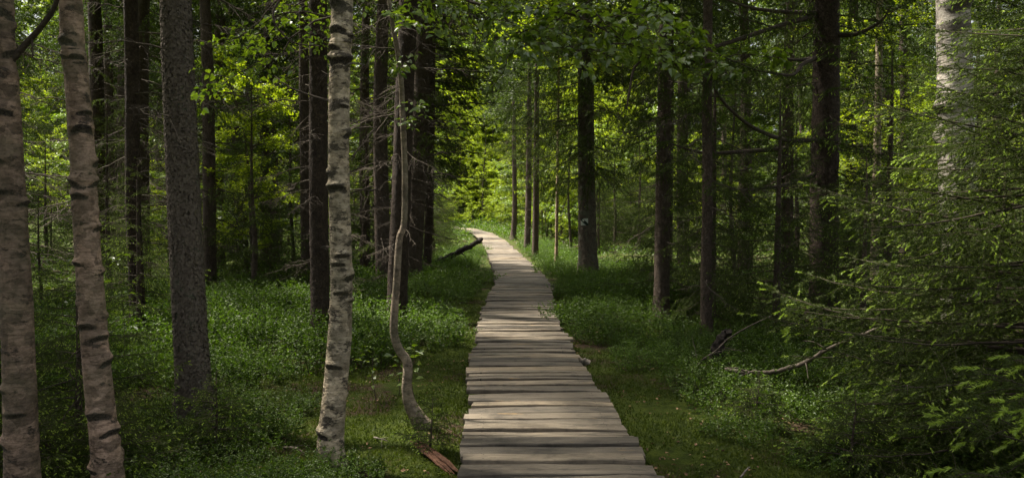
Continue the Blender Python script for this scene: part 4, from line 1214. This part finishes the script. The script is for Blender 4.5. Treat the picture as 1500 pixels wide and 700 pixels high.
def rotten_wood():
    a, b = g(610, 652, 5.6, .05), g(672, 688, 5.05, .03)
    rng = np.random.default_rng(3); ax = (b - a); ln = np.linalg.norm(ax); ax = ax / ln
    sd_ = norm(np.cross(ax, [0, 0, 1.0])); up = np.cross(sd_, ax)
    mb = MB()
    for q in range(7):          # splinters of one split slab
        s0 = rng.uniform(-.12, .12) * ln; s1 = ln * rng.uniform(.72, 1.08)
        o_ = sd_ * (q - 3) * .012 + up * rng.normal(0, .006)
        u = np.linspace(0, 1, 9)[:, None]
        P = ax * (s0 + (s1 - s0) * u) + o_ + rng.normal(0, .0022, (9, 3)) + up * (.012 * np.sin(u * 2.5 + q * .2))
        tube(mb, P, np.array([.003, .012, .014, .013, .014, .012, .013, .010, .002]) * rng.uniform(.8, 1.3), 4, 0)
    o = obj('rotten_wood', mb.mesh('rotten_wood', [M_wood_red])); o.location = a
    tag(o, 'split reddish rotten wood piece lying against boardwalk edge', 'wood')
rotten_wood()
log_thing('fallen_branch', 'long brown fallen branch curving upward over bilberry', 'branch', [at(1062, 541, 7.3), at(1100, 546, 7.2), at(1140, 543, 7.1), at(1180, 530, 7.0), at(1225, 505, 6.9), at(1290, 480, 6.8)], .024, .015, M_deadtwig, 8, 4, 2)
log_thing('fallen_branch', 'thin forked dead branch arching beside shaded spruce stem', 'branch', [g(1022, 560, 8.2), at(1026, 530, 8.2), at(1048, 514, 8.2), at(1075, 490, 8.3), at(1130, 462, 8.5)], .013, .006, M_deadtwig, 6, 5, 3)
log_thing('broken_stub', 'short black broken trunk stub leaning by shaded spruce stem', 'stump', [g(1046, 515, 8.6, -.05), at(1052, 505, 8.55), at(1066, 484, 8.5)], .075, .045, M_stub, 9, 0, 4)
log_thing('leaning_log', 'dark log leaning toward the far left edge of boardwalk', 'log', [g(640, 380, 23, .25), at(668, 371, 23.3), at(690, 360, 23.6), at(706, 350, 24.0)], .10, .06, M_stub, 9, 3, 5)
log_thing('fallen_branch', 'forked dry twig lying on moss left of cream birch', 'branch', [g(415, 642, 6.1, .02), g(432, 640, 6.0, .04), g(450, 655, 5.85, .02)], .012, .005, M_deadtwig, 6, 3, 6)
log_thing('fallen_branch', 'small bent twig on leaf litter between cream birch and crooked sapling', 'branch', [g(548, 618, 6.1, .02), g(556, 626, 6.0, .035), g(568, 622, 5.95, .02)], .008, .004, M_greytwig, 6, 2, 7)
log_thing('fallen_branch', 'straight thin stick half sunk in moss by boardwalk', 'branch', [g(1085, 690, 5.0, .02), g(1092, 678, 5.1, .03), g(1098, 665, 5.2, .02)], .008, .005, M_greytwig, 5, 0, 8)
log_thing('stone', 'small grey stone touching right boardwalk edge', 'stone', [g(846, 524, 8.95, .03), g(853, 524, 8.95, .05), g(862, 525, 8.95, .03)], .05, .04, M_greytwig, 9, 0, 9)

def seedling(name, label, x, y, h, nleaf, ln, seed, group=None):
    rng = np.random.default_rng(seed)
    root = empty(name, (x, y, float(ground_z(x, y)))); tag(root, label, 'plant', group)
    mb = MB(); P = curve(np.array([[0, 0, -.02], [rng.normal(0, .03), rng.normal(0, .03), h * .5], [rng.normal(0, .06), rng.normal(0, .06), h]]), 8)
    tube(mb, P, np.linspace(.005, .002, 8), 5, 0); obj('stem', mb.mesh('stem', [M_twig]), root)
    mb = MB(); i = rng.integers(3, 8, nleaf); a = rng.uniform(0, 6.28, nleaf)
    D = norm(np.stack([np.cos(a), np.sin(a), rng.normal(.05, .25, nleaf)], -1))
    leaves(mb, P[i] + D * .05 + rng.normal(0, .03, (nleaf, 3)), D, rng, ln, ln * .6, 0)
    o = obj('foliage', mb.mesh('foliage', [M_leaf]), root)
for i, (px_, py_, Y_, lb) in enumerate([(552, 600, 7.4, 'broad leaved seedling in front of crooked sapling'), (608, 600, 7.2, 'broad leaved seedling behind crooked sapling foot'),
        (585, 598, 7.6, 'leafy seedling between the other two at crooked sapling'), (180, 480, 8.2, 'tall leafy seedling behind slender tan birch'), (85, 470, 8.0, 'leafy seedling behind browner birch')]):
    p = at(px_, py_, Y_); seedling('seedling', lb, p[0], p[1], .5 if i < 3 else 1.3, 16 if i < 3 else 46, .075, 40 + i)
